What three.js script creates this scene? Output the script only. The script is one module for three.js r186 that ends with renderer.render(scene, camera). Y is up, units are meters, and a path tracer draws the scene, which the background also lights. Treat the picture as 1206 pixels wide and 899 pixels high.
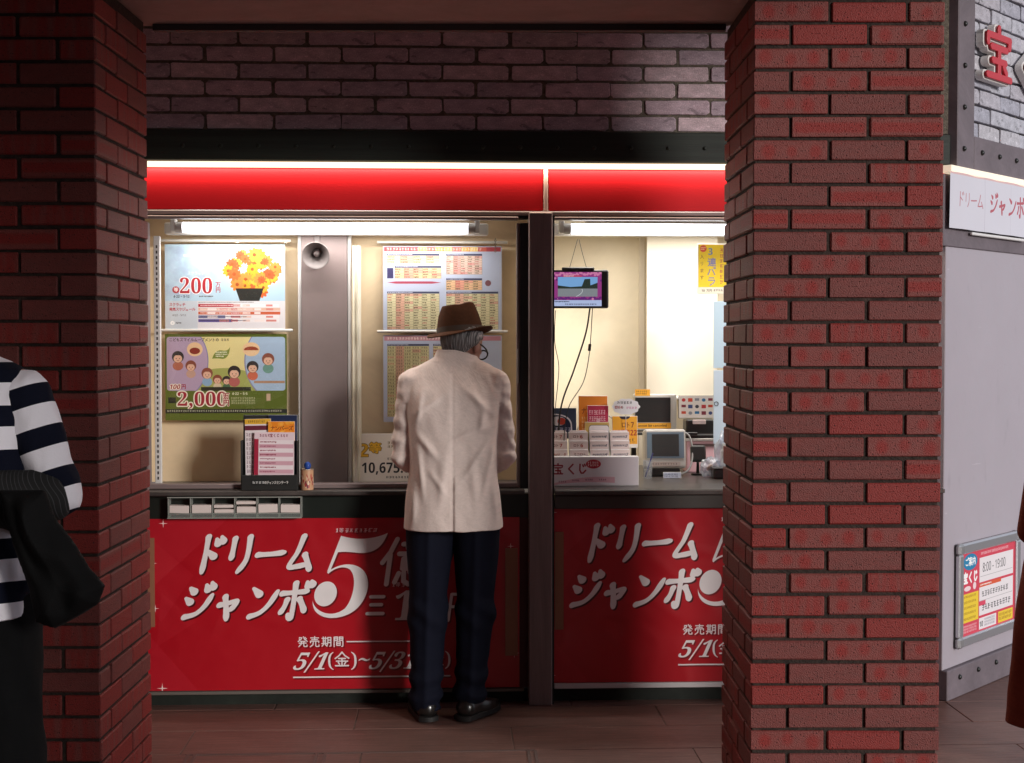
import * as THREE from 'three';
import { mergeGeometries } from 'three/addons/utils/BufferGeometryUtils.js';
import { RectAreaLightUniformsLib } from 'three/addons/lights/RectAreaLightUniformsLib.js';
import { RoundedBoxGeometry } from 'three/addons/geometries/RoundedBoxGeometry.js';
import { ImprovedNoise } from 'three/addons/math/ImprovedNoise.js';

// ---------------------------------------------------------------- camera, sky, sun, exposure
const scene = new THREE.Scene();
const YAW = 2.5 * Math.PI / 180, PITCH = 1.7 * Math.PI / 180;
const camera = new THREE.PerspectiveCamera(30.66, 1024 / 763, 0.05, 400);
camera.rotation.order = 'YXZ';
camera.rotation.set(-PITCH, -YAW, 0);
camera.position.set(-5.65 * Math.sin(YAW), 1.485, 5.65 * Math.cos(YAW));
const FWD = new THREE.Vector3(Math.sin(YAW), 0, -Math.cos(YAW)), RGT = new THREE.Vector3(Math.cos(YAW), 0, Math.sin(YAW));

const renderer = new THREE.WebGLRenderer({ antialias: true });
renderer.toneMapping = THREE.LinearToneMapping;
renderer.toneMappingExposure = 1.48;
renderer.shadowMap.enabled = true;

{ // overcast sky: an even grey-blue dome, a little lighter overhead
  const W = 64, Hh = 32, d = new Float32Array(W * Hh * 4);
  for (let y = 0; y < Hh; y++) for (let x = 0; x < W; x++) {
    const el = ((y + 0.5) / Hh - 0.5) * Math.PI, k = 0.75 + 0.25 * Math.max(0, Math.sin(el)), i = (y * W + x) * 4;
    d[i] = 0.41 * k; d[i + 1] = 0.44 * k; d[i + 2] = 0.50 * k; d[i + 3] = 1;
  }
  const t = new THREE.DataTexture(d, W, Hh, THREE.RGBAFormat, THREE.FloatType);
  t.mapping = THREE.EquirectangularReflectionMapping; t.magFilter = THREE.LinearFilter; t.needsUpdate = true;
  scene.background = t; scene.environment = t;
  scene.backgroundIntensity = 1.0; scene.environmentIntensity = 1.0;
}
const sun = new THREE.DirectionalLight(new THREE.Color(1, 0.95, 0.9), 1.5);
sun.position.set(10, 4.3, 12.5); sun.target.position.set(0, 1, 0);
sun.castShadow = true; sun.shadow.radius = 21; sun.shadow.mapSize.set(2048, 2048);
Object.assign(sun.shadow.camera, { left: -8, right: 8, top: 8, bottom: -8, near: 0.5, far: 40 });
scene.add(sun, sun.target);
RectAreaLightUniformsLib.init();

// ---------------------------------------------------------------- helpers
let seed = 7;
const rnd = () => { seed = (seed + 0x6d2b79f5) | 0; let t = Math.imul(seed ^ (seed >>> 15), 1 | seed); t = (t + Math.imul(t ^ (t >>> 7), 61 | t)) ^ t; return ((t ^ (t >>> 14)) >>> 0) / 4294967296; };
const rr = (a, b) => a + (b - a) * rnd();
const PN = new ImprovedNoise(), noise = (x, y, z = 0) => PN.noise(x, y, z);
const fbm = (x, y, z = 0) => noise(x, y, z) * 0.5 + noise(x * 2.1, y * 2.1, z + 5) * 0.28 + noise(x * 4.3, y * 4.3, z + 9) * 0.16 + noise(x * 8.7, y * 8.7, z + 13) * 0.08;
const clamp = (v, a = 0, b = 1) => Math.min(b, Math.max(a, v)), lerp = (a, b, t) => a + (b - a) * t;
const smooth = (a, b, v) => { const t = clamp((v - a) / (b - a)); return t * t * (3 - 2 * t); };
const used = new Map();
const numbered = (n) => { const k = used.get(n) ?? 0; used.set(n, k + 1); return k ? n + '_' + String(k).padStart(3, '0') : n; };
function thing(name, label, category, [x, y, z] = [0, 0, 0], turn = 0, group) {
  const o = new THREE.Group(); o.name = numbered(name); scene.add(o);
  o.position.set(x, y, z); o.rotation.y = turn; o.userData = { label, category };
  if (group) o.userData.group = group;
  return o;
}
function structure(name, geo, mat) {
  const m = new THREE.Mesh(geo, mat); m.name = numbered(name); m.userData = { kind: 'structure' };
  m.castShadow = m.receiveShadow = true; scene.add(m); return m;
}
function part(parent, name, geo, mat, x = 0, y = 0, z = 0, rx = 0, ry = 0, rz = 0) {
  const m = new THREE.Mesh(geo, mat); m.name = name; m.position.set(x, y, z); m.rotation.set(rx, ry, rz);
  m.castShadow = m.receiveShadow = true; parent.add(m); return m;
}
const std = (r, g, b, roughness = 0.7, extra = {}) => new THREE.MeshStandardMaterial({ color: new THREE.Color().setRGB(r, g, b), roughness, ...extra });
const phy = (r, g, b, roughness = 0.5, extra = {}) => new THREE.MeshPhysicalMaterial({ color: new THREE.Color().setRGB(r, g, b), roughness, ...extra });
// a box with all twelve edges chamfered (44 triangles); uv runs once over the longest two sides
function cbox(w, h, d, c = 0.003) {
  const X = w / 2, Y = h / 2, Z = d / 2, pos = [], uv = [], L = Math.max(w, d);
  const quad = (a, b, e, f) => { for (const p of [a, b, e, a, e, f]) pos.push(...p); };
  const V = (sx, sy, sz, ax) => [sx * (ax === 0 ? X : X - c), sy * (ax === 1 ? Y : Y - c), sz * (ax === 2 ? Z : Z - c)];
  for (let ax = 0; ax < 3; ax++) for (const s of [-1, 1]) {
    const q = [[-1, -1], [1, -1], [1, 1], [-1, 1]].map(([a, b]) => { const v = [0, 0, 0]; v[ax] = s; v[(ax + 1) % 3] = a; v[(ax + 2) % 3] = b; return V(...v, ax); });
    s > 0 ? quad(...q) : quad(q[3], q[2], q[1], q[0]);
  }
  for (let a = 0; a < 3; a++) { // edges between axes b and e, running along a
    const b = (a + 1) % 3, e = (a + 2) % 3;
    for (const sb of [-1, 1]) for (const se of [-1, 1]) {
      const mk = (sa, ax) => { const v = [0, 0, 0]; v[a] = sa; v[b] = sb; v[e] = se; return V(...v, ax); };
      const q = [mk(-1, b), mk(1, b), mk(1, e), mk(-1, e)];
      sb * se < 0 ? quad(...q) : quad(q[3], q[2], q[1], q[0]);
    }
  }
  for (const sx of [-1, 1]) for (const sy of [-1, 1]) for (const sz of [-1, 1]) {
    const t = [V(sx, sy, sz, 0), V(sx, sy, sz, 1), V(sx, sy, sz, 2)];
    for (const p of sx * sy * sz > 0 ? t : [t[0], t[2], t[1]]) pos.push(...p);
  }
  const g = new THREE.BufferGeometry();
  g.setAttribute('position', new THREE.Float32BufferAttribute(pos, 3)); g.computeVertexNormals();
  const n = g.attributes.normal;
  for (let i = 0; i < n.count; i++) {
    const p = [pos[i * 3], pos[i * 3 + 1], pos[i * 3 + 2]], a = [Math.abs(n.getX(i)), Math.abs(n.getY(i)), Math.abs(n.getZ(i))];
    if (a[0] > a[1] && a[0] > a[2]) uv.push(p[2] / L + 0.5, p[1] / h + 0.5); else if (a[1] > a[2]) uv.push(p[0] / L + 0.5, p[2] / L + 0.5); else uv.push(p[0] / L + 0.5, p[1] / h + 0.5);
  }
  g.setAttribute('uv', new THREE.Float32BufferAttribute(uv, 2));
  return g;
}
const box = (w, h, d, x = 0, y = 0, z = 0) => new THREE.BoxGeometry(w, h, d).translate(x, y, z);
const tube = (pts, r, seg = 40, rad = 6) => new THREE.TubeGeometry(new THREE.CatmullRomCurve3(pts.map((p) => new THREE.Vector3(...p))), seg, r, rad, false);
const cyl = (r1, r2, h, seg = 20) => new THREE.CylinderGeometry(r1, r2, h, seg);
// uv in metres from position, picked by the face's direction
function metricUV(g, k = 1) {
  const p = g.attributes.position, n = g.attributes.normal, uv = new Float32Array(p.count * 2);
  for (let i = 0; i < p.count; i++) {
    const a = Math.abs(n.getX(i)), b = Math.abs(n.getY(i)), c = Math.abs(n.getZ(i));
    if (a > b && a > c) { uv[i * 2] = p.getZ(i) * k; uv[i * 2 + 1] = p.getY(i) * k; }
    else if (b > c) { uv[i * 2] = p.getX(i) * k; uv[i * 2 + 1] = p.getZ(i) * k; }
    else { uv[i * 2] = p.getX(i) * k; uv[i * 2 + 1] = p.getY(i) * k; }
  }
  g.setAttribute('uv', new THREE.BufferAttribute(uv, 2)); return g;
}
const canvasTex = (w, h, draw) => {
  const c = document.createElement('canvas'); c.width = w; c.height = h; const x = c.getContext('2d'); draw(x, w, h);
  const t = new THREE.CanvasTexture(c); t.colorSpace = THREE.SRGBColorSpace; t.magFilter = THREE.LinearFilter; t.anisotropy = 8; return t;
};
function dataTex(w, h, fn, srgb = false) { // fn(u, v) -> [r, g, b] 0..1
  const d = new Uint8Array(w * h * 4);
  for (let y = 0; y < h; y++) for (let x = 0; x < w; x++) { const c = fn(x / w, y / h), i = (y * w + x) * 4; for (let k = 0; k < 3; k++) d[i + k] = clamp(c[k]) * 255; d[i + 3] = 255; }
  const t = new THREE.DataTexture(d, w, h); t.wrapS = t.wrapT = THREE.RepeatWrapping; t.magFilter = THREE.LinearFilter; if (srgb) t.colorSpace = THREE.SRGBColorSpace; t.needsUpdate = true; return t;
}
const rep = (t, u, v) => { const c = t.clone(); c.repeat.set(u, v); c.needsUpdate = true; return c; };
// noise that repeats over 0..1
const tn = (u, v, f, z = 0) => { const a = u * 2 * Math.PI, b = v * 2 * Math.PI, R = f / 6.283; return noise(Math.cos(a) * R + 7, Math.sin(a) * R + Math.cos(b) * R * 1.3 + z, Math.sin(b) * R * 1.3 + 3); };

// ---------------------------------------------------------------- hand-drawn characters (strokes in a 100 x 100 box)
const G = {
  'ド': '32,5 30,50 26,97|33,40 62,58|60,10 68,24|76,4 84,18', 'リ': '22,10 20,40 18,62|72,6 72,45 66,70 45,96', 'ー': '6,52 50,50 94,46', 'ム': '52,5 38,45 16,82 45,82 80,76|64,52 76,72 86,92',
  'ジ': '18,16 34,28|8,42 26,54|12,90 45,82 70,62 88,34|66,8 74,22|82,2 90,16', 'ャ': '20,50 50,45 84,38 74,56 62,66|38,24 46,55 54,96', 'ン': '14,18 38,36|14,90 45,80 70,58 90,26',
  'ボ': '6,32 50,29 84,26|44,6 45,50 43,94 32,86|24,48 18,66 8,82|62,46 72,60 82,78|78,2 84,14|91,0 97,11', 'ス': '18,16 78,14 62,45 14,90|52,54 68,72 86,90', 'ズ': '14,20 72,18 58,48 12,92|48,56 64,74 80,92|76,4 82,14|90,0 96,10',
  'ク': '42,5 32,28 12,52|38,20 82,20 72,52 30,96', 'ラ': '24,12 76,12|12,38 86,38 74,68 32,95', 'ッ': '22,42 28,58|44,38 50,54|82,40 74,68 42,92', 'チ': '72,8 50,16 20,20|8,44 92,44|52,18 50,60 26,94',
  'ケ': '32,5 24,30 8,52|24,34 92,34|62,36 58,66 36,96', 'ュ': '24,46 72,46 68,82|8,84 92,84', 'ル': '30,14 30,50 8,90|60,8 60,84 76,72 94,50', 'パ': '30,25 22,55 6,84|54,22 72,52 86,84|80,4 88,8 86,18 78,16 80,4',
  'バ': '30,25 22,55 6,84|54,22 72,52 86,84|74,6 80,18|88,2 94,14', 'セ': '8,42 92,30 74,54|38,8 38,76 50,90 86,88', 'タ': '42,5 32,28 12,52|38,20 82,20 72,52 30,96|36,44 64,62', 'ナ': '8,36 92,32|52,6 50,54 26,94',
  'ロ': '16,18 84,18 84,86 16,86 16,18', 'ト': '36,5 36,96|38,38 76,60', 'ミ': '24,10 76,24|22,38 74,52|14,68 82,92', 'ニ': '20,24 80,24|8,80 92,80', 'マ': '12,18 86,18 54,62|38,50 62,84', 'イ': '80,6 48,42 10,62|52,40 52,96', 'メ': '74,8 56,56 12,92|26,34 50,58 78,80', 'ブ': '12,18 78,18 66,58 24,94|78,2 84,12|91,0 96,10',
  'く': '66,8 28,48 70,92', 'じ': '34,8 32,60 44,86 62,86 84,62|58,14 64,28|74,8 80,22', 'ご': '22,22 50,24 74,20|20,74 40,86 80,82|78,4 84,16|90,0 96,12', 'こ': '22,20 50,24 76,20|18,74 40,86 82,82', 'も': '42,4 34,70 50,92 76,86 80,66|16,30 70,30|16,52 68,52', 'ど': '26,8 38,38|74,26 30,54 26,76 50,88 80,86|80,6 86,16|92,2 98,12', 'の': '52,18 40,70 22,80 12,58 30,26 60,16 86,36 84,66 56,90',
  'で': '14,20 86,14 52,44 48,68 62,90|72,46 78,58|84,42 90,54', 'ま': '14,24 86,24|18,46 82,46|52,6 52,76 36,92 18,82 34,68 60,74 84,90', 'す': '8,26 92,26|56,6 56,52 42,66 32,54 44,42 58,52 56,76 36,96', 'り': '30,10 26,40 32,56|70,6 72,50 44,94', '入': '34,8 52,24 40,60 8,94|52,26 66,64 92,92',
  '宝': '50,2 50,14|12,32 12,18 88,18 86,32|24,38 76,38|50,38 50,88|28,62 72,62|10,90 90,90|66,70 74,80', '円': '16,96 16,12 84,12 84,90 74,94|50,12 50,52|16,52 84,52', '万': '8,16 92,16|42,18 36,60 12,94|40,44 78,44 74,86 60,92',
  '億': '28,4 18,30 4,52|18,36 18,96|62,2 62,12|42,14 88,14|52,20 56,30|78,18 72,32|36,34 94,34|46,44 46,64 84,64 84,44 46,44|46,54 84,54|40,74 34,92|50,72 52,90 62,96 78,94 80,84|62,70 68,80|86,72 94,86',
  '発': '20,12 42,12 36,26 8,48|18,24 26,32|56,4 66,24 92,46|74,10 62,18|84,20 70,30|30,46 72,46|18,62 82,62|40,46 38,70 14,94|60,46 60,88 70,94 90,92 90,80', '売': '50,2 50,30|14,14 86,14|24,30 76,30|12,58 12,44 88,44 88,58|38,54 34,78 10,96|60,52 60,88 70,94 90,92 90,80',
  '期': '20,6 20,68|40,6 40,68|8,18 52,18|20,36 40,36|20,52 40,52|6,68 54,68|22,76 8,92|38,76 50,88|62,10 62,56 54,92|62,10 90,10 90,90 80,92|62,34 90,34|62,58 90,58', '間': '10,8 10,96|10,8 42,8 42,38 10,38|10,23 42,23|58,38 58,8 90,8 90,92 80,94|58,23 90,23|58,38 90,38|34,52 34,84 66,84 66,52 34,52|34,68 66,68',
  '金': '50,2 30,26 6,44|50,2 70,26 94,42|28,44 72,44|14,62 86,62|50,44 50,90|8,92 92,92|26,70 34,82|74,70 66,82', '等': '22,4 8,22|18,14 44,14|30,14 36,24|60,4 48,20|58,14 92,14|70,14 76,24|16,34 84,34|50,26 50,48|6,50 94,50|10,66 90,66|66,54 66,92 54,88|28,74 38,86',
  '案': '50,0 50,8|10,20 10,10 90,10 90,20|12,32 88,32|44,18 32,48 74,56|66,32 52,50 20,58|8,66 92,66|50,58 50,98|46,68 12,92|54,68 88,92', '内': '16,96 16,24 84,24 84,88 72,92|50,4 50,40 24,74|52,44 76,72', '連': '12,12 22,22|6,40 26,40 22,68 26,80 10,92|26,82 50,92 96,92|36,16 92,16|64,4 64,84|42,28 42,58 88,58 88,28 42,28|42,43 88,43|34,70 94,70', '三': '16,14 84,14|22,48 78,48|8,86 92,86',
};
const strokesOf = (c) => G[c].split('|').map((s) => s.split(' ').map((p) => p.split(',').map(Number)));
// draws a run of characters; brush > 0 swells and tapers every stroke
function jp(x, text, X, Y, size, { weight = 0.09, advance = 1, color = '#fff', brush = 0, down = false, wide = 1 } = {}) {
  x.save(); x.fillStyle = x.strokeStyle = color; x.lineCap = x.lineJoin = 'round';
  [...text].forEach((ch, i) => {
    const small = 'ャュッ'.includes(ch) ? 0.8 : 1, ox = X + (down ? 0 : i * size * advance * wide), oy = Y + (down ? i * size * advance : 0) + (1 - small) * size;
    if (!G[ch]) { x.font = `bold ${size}px sans-serif`; x.fillText(ch, ox, oy + size * 0.9); return; }
    for (const s of strokesOf(ch)) {
      const P = s.map(([a, b]) => [ox + a / 100 * size * wide * small, oy + b / 100 * size * small]);
      if (!brush) { x.lineWidth = size * weight; x.beginPath(); P.forEach((p, k) => (k ? x.lineTo(...p) : x.moveTo(...p))); x.stroke(); continue; }
      const smoothed = P.length > 2 ? new THREE.SplineCurve(P.map((p) => new THREE.Vector2(...p))).getPoints(P.length * 14).map((v) => [v.x, v.y]) : Array.from({ length: 21 }, (_, k) => [lerp(P[0][0], P[1][0], k / 20), lerp(P[0][1], P[1][1], k / 20)]);
      const n = smoothed.length - 1;
      smoothed.forEach((p, k) => { const t = k / n, short = P.length === 2 && Math.hypot(P[1][0] - P[0][0], P[1][1] - P[0][1]) < size * 0.34, w = short ? size * weight * (0.5 + 0.85 * t * (1 - smooth(0.85, 1.05, t))) : size * weight * (0.66 + brush * (0.36 * Math.pow(1 - t, 3) + 0.5 * Math.pow(t, 2) * (1 - smooth(0.8, 1.02, t)))); x.beginPath(); x.ellipse(p[0], p[1], w * 0.62, w * 0.5, -0.7, 0, 7); x.fill(); });
    }
  });
  x.restore();
}
// rows of print too small to read
function finePrint(x, X, Y, W, Hh, rows, color, fill = 0.8) {
  x.save(); x.fillStyle = color; const rh = Hh / rows;
  if (rh > 21) { for (let r = 0; r < rows; r++) for (let u = X; u < X + W * fill; u += rh * 0.86) { const y = Y + r * rh, k = rh * 0.09; for (let q = 0; q < 3; q++) x.fillRect(u + rh * rr(0, 0.14), y + rh * (0.14 + 0.28 * q + rr(-0.04, 0.04)), rh * rr(0.4, 0.7), k); for (let q = 0; q < 2; q++) x.fillRect(u + rh * rr(0.08, 0.6), y + rh * rr(0.08, 0.3), k, rh * rr(0.35, 0.7)); } x.restore(); return; }
  for (let r = 0; r < rows; r++) { let u = X; const end = X + W * (r === rows - 1 ? fill * 0.7 : fill + rnd() * (1 - fill)); while (u < end) { const w = rh * rr(0.25, 0.6); x.fillRect(u, Y + r * rh + rh * rr(0.12, 0.22), w, rh * rr(0.4, 0.62)); u += w + rh * rr(0.08, 0.3); } }
  x.restore();
}

// ---------------------------------------------------------------- materials of the setting
const pit = (u, v, z) => { const a = noise(u * 46, v * 12, z); return a > 0.42 ? (a - 0.42) * 3 : 0; };
const brickBumps = [0, 1, 2].map((k) => dataTex(256, 68, (u, v) => { const h = 0.55 + 0.35 * noise(u * 60, v * 16, k * 9) + 0.25 * noise(u * 120, v * 32, k * 9 + 4) - 0.9 * pit(u, v, k * 5 + 2) + 0.15 * fbm(u * 6, v * 2, k); return [h, h, h]; }));
const mixC = (a, b, t) => a.map((v, i) => lerp(v, b[i], t));
function brickTex(kind, k) {
  const mauve = [0.50, 0.27, 0.25], deep = [0.55, 0.15, 0.13], dark = [0.37, 0.195, 0.18], spots = [];
  for (let i = 0; i < 3; i++) spots.push([0.14 + i * 0.32 + rr(-0.05, 0.05), rr(0.42, 0.58), rr(0.09, 0.13), rr(0.6, 1)]);
  return dataTex(256, 68, (u, v) => {
    let c = mixC(mauve, deep, clamp(0.2 + 0.28 * fbm(u * 3, v * 1.5, k * 3)));
    if (kind === 'plain') c = mixC(c, dark, 0.3 + 0.35 * fbm(u * 4, v * 3, k));
    if (kind === 'red') c = mixC(c, deep, 0.75);
    if (kind === 'spots') for (const [sx, sy, r, s] of spots) c = mixC(c, deep, s * (1 - smooth(r * 0.35, r, Math.hypot(u - sx, (v - sy) * 0.24) + 0.006 * noise(u * 30, v * 8, k))));
    if (kind === 'band') c = mixC(c, deep, 0.95 * (1 - smooth(0.16, 0.34, Math.abs(v - 0.46 + 0.06 * noise(u * 9, 0, k)))) * smooth(0, 0.06, u) * smooth(0, 0.06, 1 - u));
    if (kind === 'wiped') c = mixC(c, deep, clamp(0.45 + 1.1 * noise(u * 13, v * 0.4, k * 7)));
    const g = 1 + 0.12 * noise(u * 90, v * 24, k) + 0.08 * fbm(u * 14, v * 4, k + 3);
    const p = pit(u, v, (k % 3) * 5 + 2);
    const fleck = noise(u * 70, v * 19, k + 31) > 0.66 ? 0.1 : 0;
    return c.map((x) => x * g * (1 - clamp(p) * 0.85) + fleck);
  }, true);
}
const brickMats = {};
for (const [kind, n] of [['plain', 3], ['red', 2], ['spots', 3], ['band', 2], ['wiped', 2]]) brickMats[kind] = Array.from({ length: n }, (_, i) => new THREE.MeshStandardMaterial({ map: brickTex(kind, i + kind.length * 3), bumpMap: brickBumps[i % 3], bumpScale: 0.0028, roughness: 0.66 }));
const grain = dataTex(256, 256, (u, v) => { const h = 0.5 + 0.35 * tn(u, v, 40) + 0.25 * tn(u, v, 90, 3) + 0.15 * tn(u, v, 12, 8); return [h, h, h]; });
const patchy = (r, g, b, amp, f = 7) => dataTex(256, 256, (u, v) => { const k = 1 + amp * (0.6 * tn(u, v, f) + 0.35 * tn(u, v, f * 3, 4) + 0.3 * tn(u, v, f * 9, 9)); return [r * k, g * k, b * k]; }, true);
const mortarDark = new THREE.MeshStandardMaterial({ map: patchy(0.21, 0.165, 0.145, 0.5, 14), bumpMap: grain, bumpScale: 0.004, roughness: 0.95 });
const ceilingPaint = new THREE.MeshStandardMaterial({ map: patchy(0.86, 0.80, 0.79, 0.06, 5), bumpMap: grain, bumpScale: 0.001, roughness: 0.85 });
const plaster = new THREE.MeshStandardMaterial({ map: patchy(0.62, 0.5, 0.485, 0.1, 5), bumpMap: grain, bumpScale: 0.001, roughness: 0.85 });
const steelDark = new THREE.MeshStandardMaterial({ map: patchy(0.135, 0.155, 0.135, 0.35, 6), bumpMap: grain, bumpScale: 0.0006, roughness: 0.55, metalness: 0.25 });
const steelMauve = new THREE.MeshStandardMaterial({ map: patchy(0.44, 0.40, 0.425, 0.14, 6), bumpMap: grain, bumpScale: 0.0008, roughness: 0.6 });
const frameMetal = new THREE.MeshStandardMaterial({ map: patchy(0.53, 0.465, 0.46, 0.12, 5), roughness: 0.45, metalness: 0.1 });
const blackMetal = std(0.012, 0.013, 0.012, 0.4);
const glass = phy(1, 1, 1, 0.0, { transmission: 1, thickness: 0, ior: 1.5, specularIntensity: 0.7 });

// ---------------------------------------------------------------- floor, unseen roof and walls round the camera
const woodTile = [0, 1, 2, 3].map((k) => dataTex(512, 128, (u, v) => {
  const w = v + 0.05 * fbm(u * 3, v * 2, k * 5), g = 0.5 * noise(u * 5, w * 34, k * 11) + 0.35 * noise(u * 12, w * 80, k * 3 + 2) + 0.5 * fbm(u * 4, v * 3, k + 8), sc = noise(u * 26, v * 150, k + 40) > 0.56 ? 0.12 : 0;
  const b = 1 + 0.3 * g - 0.25 * Math.max(0, fbm(u * 7, v * 2, k + 50) - 0.12); return [0.46 * b + sc, 0.345 * b + sc, 0.315 * b + sc];
}, true));
const woodBump = dataTex(512, 128, (u, v) => { const h = 0.5 + 0.4 * noise(u * 9, v * 60, 2) + 0.2 * noise(u * 60, v * 60, 5); return [h, h, h]; });
const tileMats = woodTile.map((t) => new THREE.MeshStandardMaterial({ map: t, bumpMap: woodBump, bumpScale: 0.0015, roughness: 0.42 }));
{
  const g = new THREE.PlaneGeometry(300, 300).rotateX(-Math.PI / 2); metricUV(g);
  const fl = structure('floor', g, new THREE.MeshStandardMaterial({ map: patchy(0.47, 0.42, 0.40, 0.25, 9), bumpMap: grain, bumpScale: 0.002, roughness: 0.85 }));
  fl.position.y = -0.0035;
  // wood-look plank tiles, 1.2 x 0.3 m, with open joints
  const tg = cbox(1.196, 0.02, 0.296, 0.002);
  { const uv = tg.attributes.uv, p = tg.attributes.position; for (let i = 0; i < uv.count; i++) uv.setXY(i, p.getX(i) / 1.2 + 0.5, p.getZ(i) / 0.3 + 0.5); }
  const offs = [0.0, 0.6, 0.05, 0.72, 0.3, 0.86];
  for (let r = -4; r < 10; r++) for (let k = -3; k < 4; k++) {
    const x = -0.02 + offs[(r + 6) % 6] + k * 1.2, z = 0.2 + r * 0.3;
    const m = part(fl, 'plank', tg, tileMats[Math.floor(rnd() * 4)], x, -0.0065 + rr(-0.0005, 0.0005), z, 0, rnd() < 0.5 ? Math.PI : 0, 0);
    if (r === 1) m.position.z += 0;
  }
  // metal edging of a floor access cover, let into the tiles
  const em = std(0.16, 0.11, 0.1, 0.5, { metalness: 0.4 });
  const cover = thing('floor_access_cover', 'narrow metal edging of an access cover in the plank floor tiles', 'access cover', [-0.63, 0, 0.93]);
  part(cover, 'edge', box(1.25, 0.006, 0.012), em, 0.06, -0.0006, -0.275);
  part(cover, 'edge', box(1.25, 0.006, 0.012), em, 0.06, -0.0006, 0.3);
  for (const [x, t] of [[-0.56, 0], [-0.535, 0], [-0.1, 0], [-0.07, 0], [0.66, 0], [0.685, 0]]) part(cover, 'edge', box(0.011, 0.006, 0.565), em, x, -0.0006, 0.0125, 0, t, 0);
}
const roof = structure('unseen_arcade_roof', metricUV(box(9.6, 0.3, 10.5, -2.4, 3.28, 3.6)), ceilingPaint);  // out of view; its edge sets how high the sun reaches
structure('unseen_shade_wall', metricUV(box(0.3, 3.12, 10.2, -3.2, 1.56, 3.6)), plaster);  // out of view, keeps sky light off the left side
// unseen pier shading the left pillar, and unseen wall blocking light from behind
structure('unseen_shade_wall', metricUV(box(0.3, 3.12, 1.1, 2.45, 1.56, 6.1)), plaster);
structure('unseen_shade_wall', metricUV(box(5.3, 3.12, 0.3, -0.4, 1.56, 8.75)), plaster);

// ---------------------------------------------------------------- brick pillars
const PW = 0.5825, STR = [0.0016, 0.0026, 0.0036, 0.0048].map((c, i) => cbox(0.227 - i * 0.0008, 0.0605 - i * 0.0005, 0.1085, c));
function pillar(center, label, mixer, group) {
  const t = thing('brick_pillar', label, 'pillar', center, -YAW, group);
  part(t, 'mortar_core', metricUV(box(PW - 0.016, 2.556, PW - 0.016, 0, 1.278, 0), 3), mortarDark);
  const h = PW / 2;
  for (let c = 0; c < 36; c++) for (let s = 0; s < 4; s++) for (let b = 0; b < 2; b++) {
    const y = 0.036 + c * 0.07, along = h - 0.1135 - b * 0.237, dep = h - 0.05425;
    const flip = c % 2 ? -1 : 1, a = s * Math.PI / 2;
    const lx = flip * along, lz = dep, px = lx * Math.cos(a) + lz * Math.sin(a), pz = -lx * Math.sin(a) + lz * Math.cos(a);
    const kind = mixer(c, s, b), list = brickMats[kind];
    const m = part(t, 'brick', STR[Math.floor(rnd() * 4)], list[Math.floor(rnd() * list.length)], px, y + rr(-0.0013, 0.0013), pz, 0, a + rr(-0.004, 0.004), (rnd() < 0.5 ? Math.PI : 0) + rr(-0.004, 0.004));
    m.translateZ(rr(-0.0015, 0.0015));
  }
  return t;
}
const pick = (w) => { let r = rnd() * w.reduce((s, [, n]) => s + n, 0); for (const [k, n] of w) if ((r -= n) < 0) return k; return w[0][0]; };
const back = (fx, fz) => [fx + FWD.x * PW / 2, 0, fz + FWD.z * PW / 2];
pillar(back(0.9675, 1.421), 'red brick pillar with spotted bricks in front of the white side wall', () => pick([['plain', 3], ['spots', 3.2], ['band', 1.6], ['red', 1.2], ['wiped', 0.5]]));
pillar(back(-1.3 - RGT.x * PW / 2, 1.441 - RGT.z * PW / 2), 'dark red brick pillar behind the person in the striped shirt', () => pick([['plain', 2.5], ['red', 2], ['wiped', 3], ['band', 0.4]]));
// the beam over the two pillars
{
  const bm = structure('ceiling_beam', metricUV(box(3.12, 0.58, 0.585)), plaster);
  bm.position.set(-0.31 + FWD.x * 0.3, 2.56 + 0.29, 1.428 - 0.2925); bm.rotation.y = -YAW;
  part(bm, 'dark_edge_strip', box(1.95, 0.022, 0.03), std(0.05, 0.035, 0.035, 0.7), 0, -0.301, -0.277);  // dark strip along the lower back edge of the beam
}

// ---------------------------------------------------------------- the booth
const booth = thing('ticket_booth', 'ticket booth with grey brick top, red lit fascia and glazed counter', 'booth');
const oldBrickBump = dataTex(256, 64, (u, v) => { const h = 0.5 + 0.5 * fbm(u * 14, v * 4, 3) + 0.3 * noise(u * 70, v * 18, 6) - 0.8 * pit(u, v, 3); return [h, h, h]; });
const oldBrick = (r, g, b, k) => new THREE.MeshStandardMaterial({ map: dataTex(256, 64, (u, v) => { const s = 1 + 0.22 * fbm(u * 5, v * 2, k) + 0.14 * noise(u * 60, v * 15, k + 2), d = fbm(u * 3 + k, v * 1.5, k * 7) > 0.3 ? 0.82 : 1, w = noise(u * 18, v * 7, k + 20) > 0.5 ? 0.1 : 0; return [r * s * d + w, g * s * d + w, b * s * d + w]; }, true), bumpMap: oldBrickBump, bumpScale: 0.003, roughness: 0.85 });
const greyBricks = [[0.74, 0.65, 0.69], [0.76, 0.66, 0.695], [0.70, 0.625, 0.665], [0.78, 0.69, 0.715], [0.71, 0.625, 0.64]].map((c, i) => oldBrick(...c, i + 1));
const whiteBricks = [[0.70, 0.69, 0.73], [0.74, 0.73, 0.76], [0.66, 0.66, 0.71], [0.71, 0.71, 0.75]].map((c, i) => oldBrick(...c, i + 11));
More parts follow.
